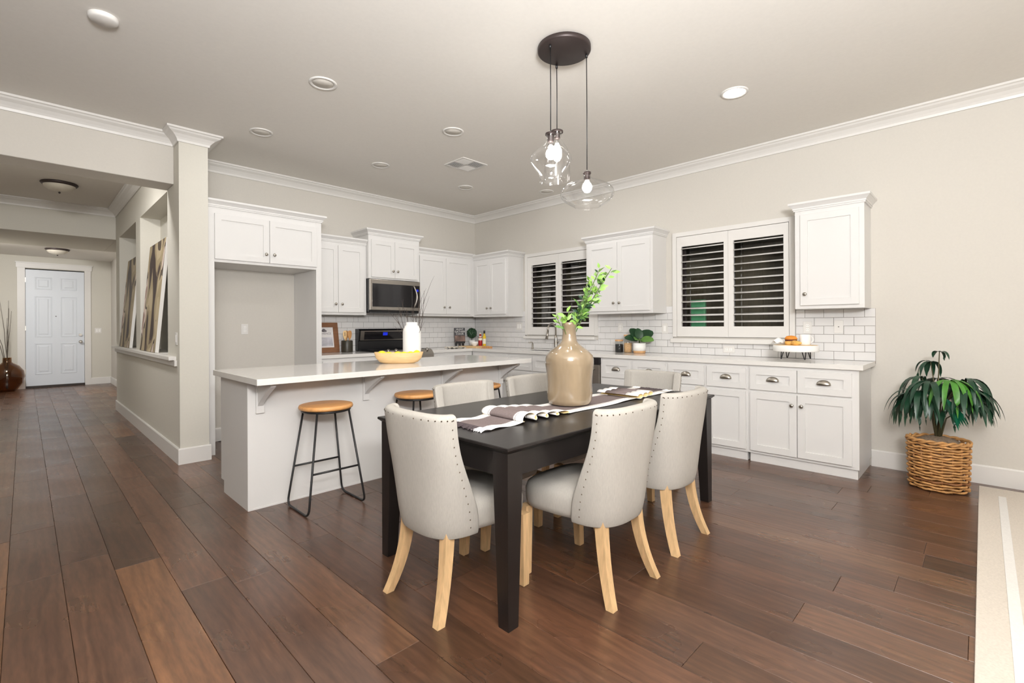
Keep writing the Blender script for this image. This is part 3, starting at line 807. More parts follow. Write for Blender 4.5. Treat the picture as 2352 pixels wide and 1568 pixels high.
# tall white vase with bare branches
def tree_branch(mb, p0, d, ln, r, depth, rg):
    pts = [Vector(p0)]; dv = Vector(d).normalized()
    n = 5
    for i in range(n):
        dv = (dv + Vector((rg.uniform(-.14, .14), rg.uniform(-.14, .14), rg.uniform(-.05, .1)))).normalized()
        pts.append(pts[-1] + dv * ln / n)
    mb.tube(pts, r, 5, rs=[r * (1 - .13*i) for i in range(n+1)])
    if depth > 0:
        for i in (2, 3, 4):
            sd_ = (dv + Vector((rg.uniform(-.8, .8), rg.uniform(-.8, .8), rg.uniform(-.1, .4)))).normalized()
            tree_branch(mb, pts[i], sd_, ln*.45, r*.55, depth-1, rg)
rv = thing('white_vase', 'tall matte white bottle vase behind the dough bowl on the island', 'vase', (2.62, 3.93, CT))
part('vase_body', MB().lathe([(.07, 0), (.08, .004), (.084, .05), (.086, .12), (.086, .27), (.082, .30), (.066, .328), (.056, .338), (.056, .362), (.052, .366), (.047, .362), (.047, .33), (.07, .29), (.07, .02), (0, .015)], n=32, cap=False), M_matte, rv)
bt = thing('bare_branches', 'thin dark bare branches standing in the white vase', 'branches', (2.62, 3.93, CT + .02))
rg2 = random.Random(3)
for (dx, dy, ln) in ((.22, -.20, .60), (.13, -.15, .48), (-.10, .12, .50), (-.16, .13, .44), (.04, .02, .46), (.24, -.26, .66), (.0, .1, .42), (.1, -.02, .5)):
    m_ = MB(); tree_branch(m_, (dx*.08, dy*.08, 0), (dx*.9, dy*.9, 1), ln, .0035, 1, rg2)
    part('branch', m_, M_branch, bt)

# ================================================================== STOOLS
def fillet(pts, r, n=5):
    out = [Vector(pts[0])]
    for i in range(1, len(pts)-1):
        p = Vector(pts[i]); a = (Vector(pts[i-1]) - p); b = (Vector(pts[i+1]) - p); la, lb = min(r, a.length*.45), min(r, b.length*.45)
        A = p + a.normalized()*la; B = p + b.normalized()*lb
        for k in range(n+1):
            t_ = k/n; out.append(A*(1-t_)**2 + p*2*t_*(1-t_) + B*t_*t_)
    out.append(Vector(pts[-1])); return out
def make_stool(loc, label):
    t = thing('bar_stool', label, 'stool', loc, 0, 'wood and black metal bar stools at the island')
    part('seat', MB().lathe([(0, .672), (.168, .672), (.178, .678), (.18, .69), (.176, .70), (.165, .703), (0, .70)], n=40, cap=False), M_seatwood, t)
    ring = [(.158*math.cos(2*PI*i/32), .158*math.sin(2*PI*i/32), .664) for i in range(32)]
    part('ring', MB().tube(ring, .008, 8, closed=True), M_blackmetal, t)
    for s in (-1, 1):
        p = fillet([(s*.112, .112, .664), (s*.20, .178, .008), (s*.20, -.178, .008), (s*.112, -.112, .664)], .06)
        part('sled_leg', MB().tube(p, .0075, 8), M_blackmetal, t)
    for s in (-1, 1):
        zz = .27; f = (.664 - zz)/.656; xx = .112 + .088*f; yy = .112 + .066*f
        part('footrest', MB().tube([(-xx, s*yy, zz), (xx, s*yy, zz)], .007, 8), M_blackmetal, t)
    return t
st = make_stool((1.482, 3.29, 0), 'bar stool at the near end of the island, fully in view')
dup(st, (2.245, 3.30, 0), R(2), 'middle bar stool at the island, seat half hidden behind a dining chair')
dup(st, (2.985, 3.335, 0), R(-3), 'bar stool at the far end of the island, only a sliver of seat showing')

# ================================================================== DINING TABLE
tb = thing('dining_table', 'dark espresso rectangular dining table under the pendants', 'table', (2.385, 1.858, 0))
TX, TY = 1.035, .503
top = MB(); bm = top.bm
rs = []
for (ins, z) in ((.018, .722), (0, .738), (0, .747), (.003, .75)):
    rs.append([bm.verts.new((sx*(TX-ins), sy*(TY-ins), z)) for sx, sy in ((-1, -1), (1, -1), (1, 1), (-1, 1))])
for a, b in zip(rs, rs[1:]):
    for i in range(4): bm.faces.new([a[i], a[(i+1) % 4], b[(i+1) % 4], b[i]])
bm.faces.new(rs[0][::-1]); bm.faces.new(rs[-1])
part('tabletop', top, M_table, tb)
ax, ay = TX - .035, TY - .035
for (x0, x1, y0, y1) in ((-ax + .05, ax - .05, -ay, -ay + .022), (-ax + .05, ax - .05, ay - .022, ay), (-ax, -ax + .022, -ay + .05, ay - .05), (ax - .022, ax, -ay + .05, ay - .05)):
    part('apron', MB().box(x0, x1, y0, y1, .615, .722), M_table, tb)
for sx in (-1, 1):
    for sy in (-1, 1):
        m_ = MB(); bm = m_.bm; cxo, cyo = sx*(TX - .016), sy*(TY - .016); rs = []
        for (wd, z) in ((.056, 0), (.058, .003), (.086, .61), (.086, .722)):
            rs.append([bm.verts.new((cxo - sx*a_*wd, cyo - sy*b_*wd, z)) for a_, b_ in ((0, 0), (1, 0), (1, 1), (0, 1))])
        for a, b in zip(rs, rs[1:]):
            for i in range(4): bm.faces.new([a[i], a[(i+1) % 4], b[(i+1) % 4], b[i]])
        bm.faces.new(rs[0][::-1]); bm.faces.new(rs[-1])
        part('leg', m_, M_table, tb)

# chairs
def sgnp(v, p): return math.copysign(abs(v)**p, v)
def lerp(tab, t):
    for (a, va), (b, vb) in zip(tab, tab[1:]):
        if t <= b: k = (t - a)/(b - a) if b > a else 0; k = max(0, min(1, k)); return va + (vb - va)*k
    return tab[-1][1]
FRONT = [(.355, -.035), (.46, -.055), (.54, -.09), (.60, -.115), (.675, -.15), (.76, -.172), (.885, -.185)]
BACKY = [(.33, -.228), (.355, -.238), (.42, -.25), (.60, -.262), (.885, -.292)]
HALFW = [(.33, .208), (.355, .218), (.42, .228), (.6, .236), (.885, .246)]
def shell_pt(a, z, off=0):
    W_, yb, yf = lerp(HALFW, z) - off, lerp(BACKY, z) + off, lerp(FRONT, z)
    return Vector((W_ * sgnp(math.sin(a), .72), yf - (yf - yb) * abs(math.cos(a))**.72, z))
def make_chair(loc, rotz, label):
    t = thing('dining_chair', label, 'chair', loc, rotz, 'upholstered dining chairs around the dark table')
    zs = [.338, .342, .36, .40, .46, .54, .62, .70, .78, .84, .875]
    rows = []
    angs = [-PI/2, -PI/2 + .03] + [-PI/2 + PI*i/22 for i in range(1, 22)] + [PI/2 - .03, PI/2]
    for z in zs:
        rows.append([shell_pt(a_, z, .027) for a_ in angs])
    mb = MB().grid(rows); o = part('backrest', mb, M_linen, t); mod_soft(o, th=.056, sub=2, off=0)
    # seat cushion
    s = MB(); rws = []
    def sp(z, inx, iny):
        out = []
        for i in range(28):
            a = 2*PI*i/28
            yy = .045 + (.245 - iny) * sgnp(math.sin(a), .42); tw_ = .198 + .034*max(0, min(1, (yy + .06)/.16))
            out.append(Vector(((tw_ - inx) * sgnp(math.cos(a), .5), yy, z)))
        return out + [out[0]]
    for (z, i_) in ((.335, .022), (.345, .004), (.37, -.002), (.42, -.004), (.45, .006), (.468, .03), (.476, .09), (.48, .2)):
        rws.append(sp(z, i_, i_))
    s.grid(rws); bmesh.ops.remove_doubles(s.bm, verts=s.bm.verts[:], dist=1e-5)
    bmesh.ops.holes_fill(s.bm, edges=[e for e in s.bm.edges if e.is_boundary], sides=0)
    for v in s.bm.verts:
        if v.co.z > .44: v.co.z += .008 - .12*(v.co.y - .06)**2
    part('seat', s, M_linen, t)
    # front legs
    for sx in (-1, 1):
        m_ = MB(); bm = m_.bm; rs = []
        for (wd, x, y, z) in ((.017, .222, .236, 0), (.019, .222, .236, .004), (.024, .212, .245, .34)):
            rs.append([bm.verts.new((sx*x + a_*wd, y + b_*wd, z)) for a_, b_ in ((-1, -1), (1, -1), (1, 1), (-1, 1))])
        for a, b in zip(rs, rs[1:]):
            for i in range(4): bm.faces.new([a[i], a[(i+1) % 4], b[(i+1) % 4], b[i]])
        bm.faces.new(rs[0][::-1]); bm.faces.new(rs[-1]); part('leg', m_, M_oak, t)
        m_ = MB(); bm = m_.bm; rs = []
        for k in range(9):
            q = k/8; z = .36*(1-q); wd = .023 - .005*q
            x = .150 + .045*q**2; y = -.165 - .02*q - .062*q**2.2
            rs.append([bm.verts.new((sx*x + a_*wd, y + b_*wd*1.05, z)) for a_, b_ in ((-1, -1), (1, -1), (1, 1), (-1, 1))])
        for a, b in zip(rs, rs[1:]):
            for i in range(4): bm.faces.new([a[i], a[(i+1) % 4], b[(i+1) % 4], b[i]])
        bm.faces.new(rs[0]); bm.faces.new(rs[-1][::-1]); part('leg', m_, M_oak, t)
    # nailheads around the back edge
    nl = MB()
    def nail(p, n_):
        a = Vector(p); q = n_.to_track_quat('Z', 'Y').to_matrix()
        vs = [nl.bm.verts.new(a + q @ Vector((.0034*math.cos(2*PI*i/6), .0034*math.sin(2*PI*i/6), 0))) for i in range(6)]
        tp = nl.bm.verts.new(a + n_*.003)
        for i in range(6): nl.bm.faces.new([vs[i], vs[(i+1) % 6], tp])
    for i in range(15):
        a = -PI/2*.93 + PI*.93*i/14; p = shell_pt(a, .852, 0); c_ = Vector((0, -.12, .852)); n_ = (p - c_); n_.z = 0; nail(p + n_.normalized()*.0008, n_.normalized())
    for sx in (-1, 1):
        for k in range(14):
            z = .37 + .48*k/13; p = shell_pt(sx*PI/2*.90, z, 0); n_ = Vector((sx, -.12, 0)).normalized(); nail(p + n_*.0005, n_)
    part('nailhead_trim', nl, M_nail, t, kind='stuff')
    return t
ch = make_chair((1.44, 1.80, 0), -PI/2, 'cream linen chair at the head of the table nearest the hall')
dup(ch, (1.985, 1.405, 0), R(0), 'cream linen chair nearest the camera on the long front side of the table')
dup(ch, (2.65, 1.43, 0), R(0), 'cream linen chair on the front side of the table, nearer the drawers')
dup(ch, (2.01, 2.21, 0), PI, 'cream linen chair on the island side of the table, beside the middle stool')
dup(ch, (2.65, 2.215, 0), PI, 'cream linen chair on the island side of the table, behind the stoneware vase')
dup(ch, (3.34, 1.90, 0), PI/2, 'cream linen chair at the head of the table facing away from the drawers')

# runner with folded waves
def runner():
    mb = MB()
    P = []    # profile points (x, z, skew)
    z0 = .0
    def add(x, z): P.append((x, z))
    for i in range(8): add(1.535 + .225*i/7, .004 + .004*math.sin(i*1.1))
    def wave(xb, pitch, h, n):
        for k in range(n):
            for j in range(1, 13):
                ph = j/12*2*PI
                # leaning loop
                x = xb + pitch*(k + j/12) - .034*math.sin(ph)
                z = .006 + h*(1 - math.cos(ph))/2 * (1 - .2*k)
                add(x, z)
    wave(1.76, .088, .042, 4)
    for i in range(1, 6): add(2.115 + .105*i/5, .006 - .004*i/5)
    for i in range(1, 9): add(2.22 + .40*i/8, .002)
    for i in range(1, 9): add(2.62 + .70*i/8, .004 + .002*math.sin(i))
    ys = [-.19, -.175, -.155, -.128, -.122, -.112, -.108, -.05, 0, .05, .108, .112, .122, .128, .155, .175, .19]
    rows = []
    for i, (x, z) in enumerate(P):
        row = []
        for j, y in enumerate(ys):
            ed = .007*math.sin(i*.55 + (2 if y > 0 else 0))*(abs(y)/.19)**3
            yy = y*.84 + ed
            row.append((x + .05*y, yy, z + .0015))
        rows.append(row)
    def mi(i, j):
        return {3: 2, 12: 2, 5: 2, 10: 2}.get(j, 0) if (j < 6 or j > 9) else 1
    mb.grid(rows, mi=mi)
    cloth = mb.mesh('cloth')
    if sum(p.normal.z for p in cloth.polygons) < 0: cloth.flip_normals()
    t = thing('table_runner', 'white and grey table runner gathered in soft folds along the table', 'table runner', (0, 1.80, .7512))
    o = part('cloth', cloth, [M_white, M_greycl, M_embro, M_gold, M_gold, M_gold], t)
    mod_soft(o, th=.0016, off=-1, matoff=3)
    fr = MB(); rg_ = random.Random(5)
    fr2 = MB()
    for e_, xs, sg in ((0, 1.535, -1), (1, 3.32, 1)):
        for i in range(110):
            y = -.158 + .316*i/109; x = xs + .05*y
            ln = rg_.uniform(.04, .07)
            p = [(x, y, .005), (x + sg*ln*.5, y + rg_.uniform(-.008, .008), .007 + rg_.uniform(0, .006)), (x + sg*ln, y + rg_.uniform(-.014, .014), .003)]
            (fr2 if abs(y) < .095 else fr).tube(p, .0026, 4)
    part('fringe', fr, M_white, t, kind='stuff'); part('dark_fringe', fr2, M_darkcl, t, kind='stuff')
runner()
# folded napkins laid along the runner
def napkin(x, y, lab):
    t = thing('napkin', lab, 'napkin', (x, y, .758), R(0), 'rolled napkins on the table runner')
    def sec(y0, y1, m, nm):
        mb = MB(); rows = []
        for yy in (y0, y1):
            row = []
            for i in range(15):
                a = -PI*.42 + i/14*PI*1.42*1.0
                row.append((.030*math.sin(a)*(1.15) + .004, yy, .019 - .017*math.cos(a)*(-1) * 1.0 - .002))
            rows.append(row)
        mb.grid(rows)
        o = part(nm, mb, m, t); md = o.modifiers.new('thick', 'SOLIDIFY'); md.thickness = .003; md.material_offset = 1
        return o
    sec(-.075, .085, [M_greycl, M_gold, M_gold], 'middle_band'); sec(-.17, -.075, [M_white, M_gold, M_gold], 'end_band'); sec(.085, .15, [M_white, M_gold, M_gold], 'end_band')
napkin(2.84, 1.78, 'rolled grey and white napkin closest to the stoneware vase')
napkin(2.925, 1.79, 'middle one of three rolled grey and white napkins')
napkin(3.01, 1.80, 'rolled grey and white napkin farthest from the stoneware vase')

# stoneware vase + greenery
vs = MB().lathe([(0, 0), (.118, 0), (.128, .006), (.137, .03), (.141, .08), (.140, .12), (.141, .17), (.146, .22), (.150, .25), (.150, .275), (.144, .30), (.122, .325), (.088, .35), (.060, .370), (.047, .39), (.042, .43), (.041, .475), (.046, .485), (.046, .500), (.042, .505), (.036, .500), (.034, .43), (.04, .39), (.09, .33), (.13, .26), (.13, .03), (0, .02)], n=48, cap=False)
for v in vs.bm.verts:
    v.co.x *= 1 + .012*math.sin(v.co.z*40 + 1) * (1 if v.co.z < .3 else 0); v.co.y *= 1 + .012*math.sin(v.co.z*34) * (1 if v.co.z < .3 else 0)
vv = thing('stoneware_vase', 'large glazed beige stoneware jug in the middle of the dining table', 'vase', (2.375, 1.835, .7585), 0, None, vs, M_vase)
def leaf_mesh(L_, W_, fold=.2, n=6, droop=.15, roundness=1.0, name='leaf'):
    mb = MB(); rows = []
    for i in range(n+1):
        t_ = i/n; wd = W_/2 * (math.sin(PI * t_**.85))**roundness if 0 < t_ < 1 else .0005
        z = -droop*L_*t_*t_
        rows.append([(-wd, L_*t_, z + fold*wd), (0, L_*t_, z), (wd, L_*t_, z + fold*wd)])
    mb.grid(rows); return mb.mesh(name)
LF = [leaf_mesh(.042, .020), leaf_mesh(.036, .018, .3), leaf_mesh(.048, .022, .15, droop=.3)]
lf_var = {}
def leaf_me(i, m):
    key = (i, m.name)
    if key not in lf_var:
        me = LF[i].copy(); me.materials.append(m); lf_var[key] = me
    return lf_var[key]
def face(dirv, nrm):
    y = Vector(dirv).normalized(); z = Vector(nrm); z = (z - y*z.dot(y)).normalized(); x = y.cross(z)
    return Matrix((x, y, z)).transposed().to_euler()
def align(dirv, roll=0):
    return (Vector(dirv).to_track_quat('Y', 'Z') @ Quaternion((0, 1, 0), roll)).to_euler()
gr_ = thing('greenery', 'arching leafy green sprigs standing in the stoneware jug', 'plant', (2.375, 1.835, 1.23))
rg3 = random.Random(11)
rt = Vector((.701, -.713, 0)); fw = Vector((.713, .701, 0))
sprigs = [((.245, .32), 24, .0), ((.20, .35), 26, .02), ((.17, .31), 24, -.03), ((.22, .25), 20, .03), ((.15, .24), 20, -.02), ((.10, .18), 16, .0), ((-.08, .07), 14, .01), ((-.03, .08), 14, -.02), ((.27, .35), 22, .01), ((-.05, .03), 10, -.03), ((.13, .29), 22, .0)]
for si, ((lx, hz), nl_, dy) in enumerate(sprigs):
    pts = []
    for i in range(9):
        t_ = i/8; pts.append(rt*(lx*t_**1.25) + fw*(dy*t_*2) + Vector((0, 0, -.16*(1-t_) + hz*t_ - (.02*t_*t_ if si in (6, 7, 9) else 0) + .02)) )
    stem = part('stem', MB().tube(pts, .0022, 5), M_stemg, gr_)
    for k in range(nl_):
        t_ = .38 + .62*k/(nl_-1); f = t_*8; i0 = min(7, int(f)); p = pts[i0].lerp(pts[i0+1], f - i0)
        if p.z < .0: continue
        tg = (pts[i0+1] - pts[i0]).normalized()
        side = rt * rg3.uniform(-1, 1) + fw * rg3.uniform(-1, 1) + Vector((0, 0, rg3.uniform(-.6, .5)))
        d_ = (tg*.7 + side.normalized()*.9).normalized()
        off = p + side.normalized()*rg3.uniform(.0, .022)
        hi_ = t_ > .72 or si in (6, 7, 9)
        m_ = M_leaf1 if rg3.random() < (.8 if hi_ else .3) else (M_leaf2 if rg3.random() < .75 else M_leaf3)
        part('leaf', leaf_me(rg3.randrange(3), m_), None, stem, off, face(d_, -fw + Vector((rg3.uniform(-.9, .9), rg3.uniform(-.9, .9), rg3.uniform(-.2, 1.3)))))

# ================================================================== PENDANT CLUSTER
pl = thing('pendant_light', 'round dark canopy holding three clear blown-glass pendant lamps over the table', 'lamp', (2.447, 1.92, CZ))
part('canopy', MB().lathe([(0, -.034), (.162, -.034), (.17, -.030), (.17, -.004), (.16, 0)], n=48, cap=False), M_bronze, pl)
def crom(P, k=5):
    out = []
    for i in range(len(P)-1):
        p0, p1, p2, p3 = P[max(0, i-1)], P[i], P[i+1], P[min(len(P)-1, i+2)]
        for j in range(k):
            t = j/k
            out.append(tuple(.5*((2*p1[c]) + (-p0[c]+p2[c])*t + (2*p0[c]-5*p1[c]+4*p2[c]-p3[c])*t*t + (-p0[c]+3*p1[c]-3*p2[c]+p3[c])*t**3) for c in (0, 1)))
    return out + [P[-1]]
def pendant(ax_, ay_, ztop, prof, bulb_z, neck, r_neck):
    dx, dy = ax_ - 2.447, ay_ - 1.92
    z = ztop - CZ
    part('cord', MB().tube([(dx, dy, -.03), (dx + .002, dy, z*.5), (dx, dy, z + .02)], .0032, 6).cyl(dx, dy, -.055, -.03, .008, 10), M_blackmetal, pl)
    part('socket', MB().lathe([(.006, .012), (.020, .004), (.022, -.0), (.021, -.045), (.018, -.05), (0, -.052)], dx, dy, 16, z0=z, cap=False), M_bronze, pl)
    sh = part('glass_shade', MB().lathe(crom(prof), dx, dy, 48, z0=z, cap=False), M_glass, pl)
    part('collar', MB().lathe([(r_neck, .002), (r_neck + .006, .004), (r_neck + .006, -.006), (r_neck, -.008)], dx, dy, 24, z0=z, cap=False), M_bronze, pl)
    part('bulb', MB().lathe([(0, -.045), (.013, -.040), (.015, -.02), (.028, -.002), (.034, .018), (.030, .038), (.016, .052), (0, .055)][::-1] if False else [(0, -.034), (.018, -.029), (.030, -.012), (.032, .004), (.026, .022), (.015, .036), (.012, .055), (0, .056)], dx, dy, 18, z0=bulb_z - CZ, cap=False), M_bulb, pl)
pendant(2.32, 1.931, 2.445, [(.030, .004), (.024, -.02), (.026, -.045), (.045, -.075), (.085, -.10), (.118, -.13), (.127, -.16), (.117, -.19), (.092, -.225), (.074, -.25), (.068, -.28), (.071, -.30), (.069, -.302)], 2.318, 0, .028)
pendant(2.532, 2.052, 2.555, [(.040, .006), (.032, -.012), (.030, -.05), (.045, -.08), (.07, -.12), (.082, -.18), (.086, -.26), (.088, -.33), (.086, -.332)], 2.42, 0, .036)
pendant(2.569, 1.833, 2.235, [(.022, .012), (.020, -.01), (.028, -.03), (.060, -.05), (.115, -.072), (.158, -.10), (.173, -.13), (.162, -.165), (.125, -.195), (.090, -.215), (.085, -.222), (.083, -.222)], 2.14, 0, .020)

# ceiling fixtures
for i, (x, y, lit, lab) in enumerate(((1.55, 3.466, 0, 'unlit recessed downlight over the near end of the island'), (1.534, 4.734, 0, 'unlit recessed downlight in front of the refrigerator alcove'),
        (2.78, 3.481, 0, 'unlit recessed downlight beside the air vent, over the island'), (2.782, 4.773, 0, 'unlit recessed downlight beyond the vent, in front of the range'),
        (4.004, 4.767, 0, 'unlit recessed downlight near the kitchen corner'), (4.905, 4.162, 0, 'unlit recessed downlight above the sink window'),
        (3.855, 1.363, 1, 'glowing recessed downlight beside the pendant cluster'))):
    t = thing('recessed_downlight', lab, 'downlight', (x, y, CZ), 0, 'recessed ceiling downlights')
    part('trim_ring', MB().lathe([(.098, 0), (.098, -.006), (.090, -.009), (.076, -.006), (.074, 0)], n=32, cap=False), M_trim, t)
    part('lens', MB().lathe([(0, -.004), (.074, -.004), (.075, 0)], n=28, cap=False), M_dl if lit else M_dloff, t)
sm = thing('smoke_detector', 'flat round white detector on the ceiling above the hall opening', 'smoke detector', (.325, 3.623, CZ), 0, None, MB().lathe([(.07, 0), (.07, -.018), (.06, -.026), (0, -.028)], n=32, cap=False), M_trim)
av = thing('air_vent', 'square white ceiling air register over the kitchen', 'vent', (3.443, 4.09, CZ))
vb = MB(); vb.box(-.175, .175, -.165, -.145, -.008, 0); vb.box(-.175, .175, .145, .165, -.008, 0); vb.box(-.175, -.155, -.145, .145, -.008, 0); vb.box(.155, .175, -.145, .145, -.008, 0)
vb.box(-.008, .008, -.145, .145, -.007, 0); vb.box(-.155, .155, -.008, .008, -.007, 0)
part('frame', vb, M_trim, av); part('backing', MB().box(-.155, .155, -.145, .145, -.001, 0), M_slot, av)
sl = MB().box(-.072, .072, -.0015, .0015, -.006, .006).mesh('slat')
for (ox, oy) in ((-.082, -.077), (.082, -.077), (-.082, .077), (.082, .077)):
    for k in range(7):
        dgl = (k - 3)*.019
        if (ox > 0) == (oy > 0): part('slat', sl, M_trim, av, (ox, oy + dgl, -.004), (R(35), 0, 0))
        else: part('slat', sl, M_trim, av, (ox + dgl, oy, -.004), (R(35), 0, PI/2))
def dome(loc, lab):
    t = thing('ceiling_light', lab, 'lamp', loc, 0, 'domed hall ceiling lights')
    part('base', MB().lathe([(.17, 0), (.178, -.012), (.165, -.03), (.15, -.034)], n=36, cap=False), M_bronze, t)
    part('glass_dome', MB().lathe([(.152, -.03), (.145, -.055), (.11, -.085), (.06, -.104), (0, -.11)], n=36, cap=False), M_frost, t)
    part('finial', MB().lathe([(0, -.132), (.008, -.128), (.012, -.118), (.008, -.11), (.014, -.106), (0, -.104)], n=12, cap=False), M_bronze, t)
    return t
dm = dome((.308, 8.15, CZ), 'bronze-rimmed domed ceiling light in the hall before the header')
dup(dm, (.44, 12.5, 2.745), 0, 'domed ceiling light by the front door, mostly hidden by the header')

# ================================================================== HALL OBJECTS
def canvas(y0, y1, lab):
    t = thing('canvas_art', lab, 'painting', (.965, (y0+y1)/2, .9765), 0, 'tall abstract canvases on the hall ledge')
    w_ = y1 - y0
    o = part('canvas', MB().box(0, .034, -w_/2, w_/2, 0, 1.245, bev=.002), M_trim, t, (0, 0, .002), (0, R(4.9), 0))
    part('painted_face', MB().box(-.0015, 0, -w_/2 + .001, w_/2 - .001, .001, 1.244), M_art, t, (0, 0, .002), (0, R(4.9), 0))
canvas(6.25, 7.20, 'tall abstract brown and cream canvas leaning in the nearer hall niche')
canvas(8.02, 8.95, 'tall abstract brown and cream canvas leaning in the farther hall niche')
fv = thing('amber_vase', 'round amber glass floor vase beside the front door', 'vase', (-.245, 13.72, 0))
part('vase_body', MB().lathe([(0, .004), (.11, 0), (.15, .05), (.215, .16), (.25, .29), (.235, .40), (.17, .50), (.09, .555), (.065, .58), (.062, .66), (.068, .668)], n=40, cap=False), M_amber, fv)
part('vase_inner', MB().lathe([(.0, .012), (.10, .010), (.20, .16), (.235, .29), (.22, .40), (.15, .49), (.058, .57), (.056, .66)], n=32, cap=False), M_amber, fv)
ts = thing('dry_twigs', 'tall grey dried twigs standing in the amber floor vase', 'branches', (-.245, 13.72, .05))
for (dx, dy, ln) in ((-.3, 0, 1.75), (-.42, .05, 1.75), (.02, .0, 1.75), (.06, .02, 1.55), (.0, -.02, 1.4), (-.1, .1, 1.8), (.03, .04, 1.6)):
    m_ = MB(); pts = []
    for i in range(9):
        t_ = i/8; pts.append((dx*1.1*t_**2.2 + rg3.uniform(-.008, .008), dy*t_, ln*t_*(1 - .12*abs(dx)*t_)))
    m_.tube(pts, .007, 5, rs=[.008*(1 - .09*i) for i in range(9)])
    part('twig', m_, M_branch2, ts)
def plate(name, lab, cat, loc, rotz, kind, wd=.072, group=None, horiz=False):
    t = thing(name, lab, cat, loc, rotz, group)
    part('cover_plate', MB().box(-wd/2, wd/2, -.006, 0, -.058, .058, bev=.002), M_trim, t)
    n = max(1, round(wd/.072)) if kind != 'outlet' else 1
    for k in range(n):
        cx_ = (k - (n-1)/2) * .046
        if kind == 'rocker': part('rocker', MB().box(cx_ - .016, cx_ + .016, -.009, -.006, -.033, .033, bev=.001), M_matte, t)
        elif kind == 'blank': part('screw', MB().box(-.004, .004, -.008, -.006, -.004, .004), M_slot, t)
        else:
            for s in (-.02, .02):
                r_ = part('socket', MB().box(-.014, .014, -.008, -.006, s - .013, s + .013, bev=.001), M_matte, t)
                part('slot', MB().box(-.007, -.005, -.0085, -.0079, s - .004, s + .005), M_slot, r_); part('slot', MB().box(.005, .007, -.0085, -.0079, s - .004, s + .005), M_slot, r_)
    if horiz: t.rotation_euler = (0, PI/2, rotz)
    return t
plate('light_switch', 'white rocker switch on the hall wall near the column', 'switch', (.984, 5.31, 1.14), -PI/2, 'rocker')
plate('light_switch', 'wide white switch plate beside the front door', 'switch', (1.15, 14.099, 1.19), 0, 'rocker', .118)
plate('outlet', 'white outlet plate on the back wall inside the refrigerator alcove', 'outlet', (1.75, BY - .001, 1.222), 0, 'outlet')
g_ = 'outlet plates on the tiled wall'
plate('outlet', 'white outlet plate on the tiles under the single-door cabinet', 'outlet', (WX - .0105, .937, 1.221), RR, 'blank', group=g_)
plate('outlet', 'white outlet plate on the tiles just beside the larger window', 'outlet', (WX - .0105, 1.185, 1.213), RR, 'outlet', group=g_)
plate('outlet', 'white switch plate on the tiles between succulent pot and larger window', 'outlet', (WX - .0105, 2.63, 1.205), RR, 'rocker', group=g_)
plate('outlet', 'white outlet plate on the tiles above the two lidded jars', 'outlet', (WX - .0105, 3.22, 1.215), RR, 'outlet', group=g_)
plate('outlet', 'wide white switch plate on the tiles next to the sink window', 'outlet', (WX - .0105, 4.96, 1.24), RR, 'rocker', .118, group=g_)
plate('outlet', 'sideways white outlet plate on the tiles under the larger window', 'outlet', (WX - .0105, 1.91, .985), RR, 'outlet', group=g_, horiz=True)

# ================================================================== COUNTER OBJECTS
# framed print
fp = thing('framed_print', 'walnut-framed house print leaning on the backsplash', 'framed print', (2.655, BY - .085, CT + .001), 0)
lean = (R(-10), 0, 0)
FW_, FH_ = .37, .385
f_ = MB(); f_.box(-FW_/2, FW_/2, 0, .02, 0, .065, bev=.002); f_.box(-FW_/2, FW_/2, 0, .02, FH_-.06, FH_, bev=.002); f_.box(-FW_/2, -FW_/2+.065, 0, .02, .065, FH_-.06); f_.box(FW_/2-.065, FW_/2, 0, .02, .065, FH_-.06)
part('frame', f_, M_frame, fp, None, lean)
part('print', MB().box(-FW_/2+.06, FW_/2-.06, .008, .014, .06, FH_-.055), M_paper, fp, None, lean)
part('washed_picture', MB().box(-.10, .105, .0065, .008, .085, .195), M_wash, fp, None, lean)
ic = MB(); ic.cyl(0, 0, 0, .002, .022, 12); ic.cyl(.024, -.008, 0, .002, .013, 10); ic.cyl(-.014, -.006, 0, .002, .014, 10)
bmesh.ops.rotate(ic.bm, verts=ic.bm.verts[:], cent=(0, 0, 0), matrix=Matrix.Rotation(PI/2, 3, 'X')); bmesh.ops.translate(ic.bm, verts=ic.bm.verts[:], vec=(0, .008, .285))
part('emblem', ic, M_ink, fp, None, lean)
def text(s, size, parent, loc, rot, m, name='lettering', ext=.0004, sp=1.0, align_x='CENTER'):
    cu = bpy.data.curves.new(name, 'FONT'); cu.body = s; cu.size = size; cu.extrude = ext; cu.align_x = align_x; cu.align_y = 'CENTER'; cu.space_character = sp
    cu.materials.append(m); tmp = bpy.data.objects.new(name, cu); me = bpy.data.meshes.new_from_object(tmp); bpy.data.objects.remove(tmp)
    if not me.materials: me.materials.append(m)
    o = bpy.data.objects.new(name, me); C.objects.link(o); o.parent = parent; o.location = loc; o.rotation_euler = rot; return o
tl = Matrix.Rotation(R(-10), 3, 'X') @ Vector((0, .0065, .243))
text('PROVENCE', .036, fp, tl, (PI/2 - R(10), 0, 0), M_ink)
ck = thing('utensil_crock', 'dark olive utensil crock beside the framed print', 'crock', (2.905, BY - .15, CT))
part('crock_body', MB().lathe([(0, 0), (.068, 0), (.070, .006), (.070, .146), (.067, .15), (.063, .146), (.063, .01), (0, .008)], n=32, cap=False), M_crock, ck)
ut = [('wooden_fork', 'slotted wooden fork at the left of the dark crock', -.03, -.02), ('wooden_spatula', 'flat wooden spatula at the right of the dark crock', .03, .0), ('wooden_spoon', 'round wooden spoon in the middle of the dark crock', .0, .02)]
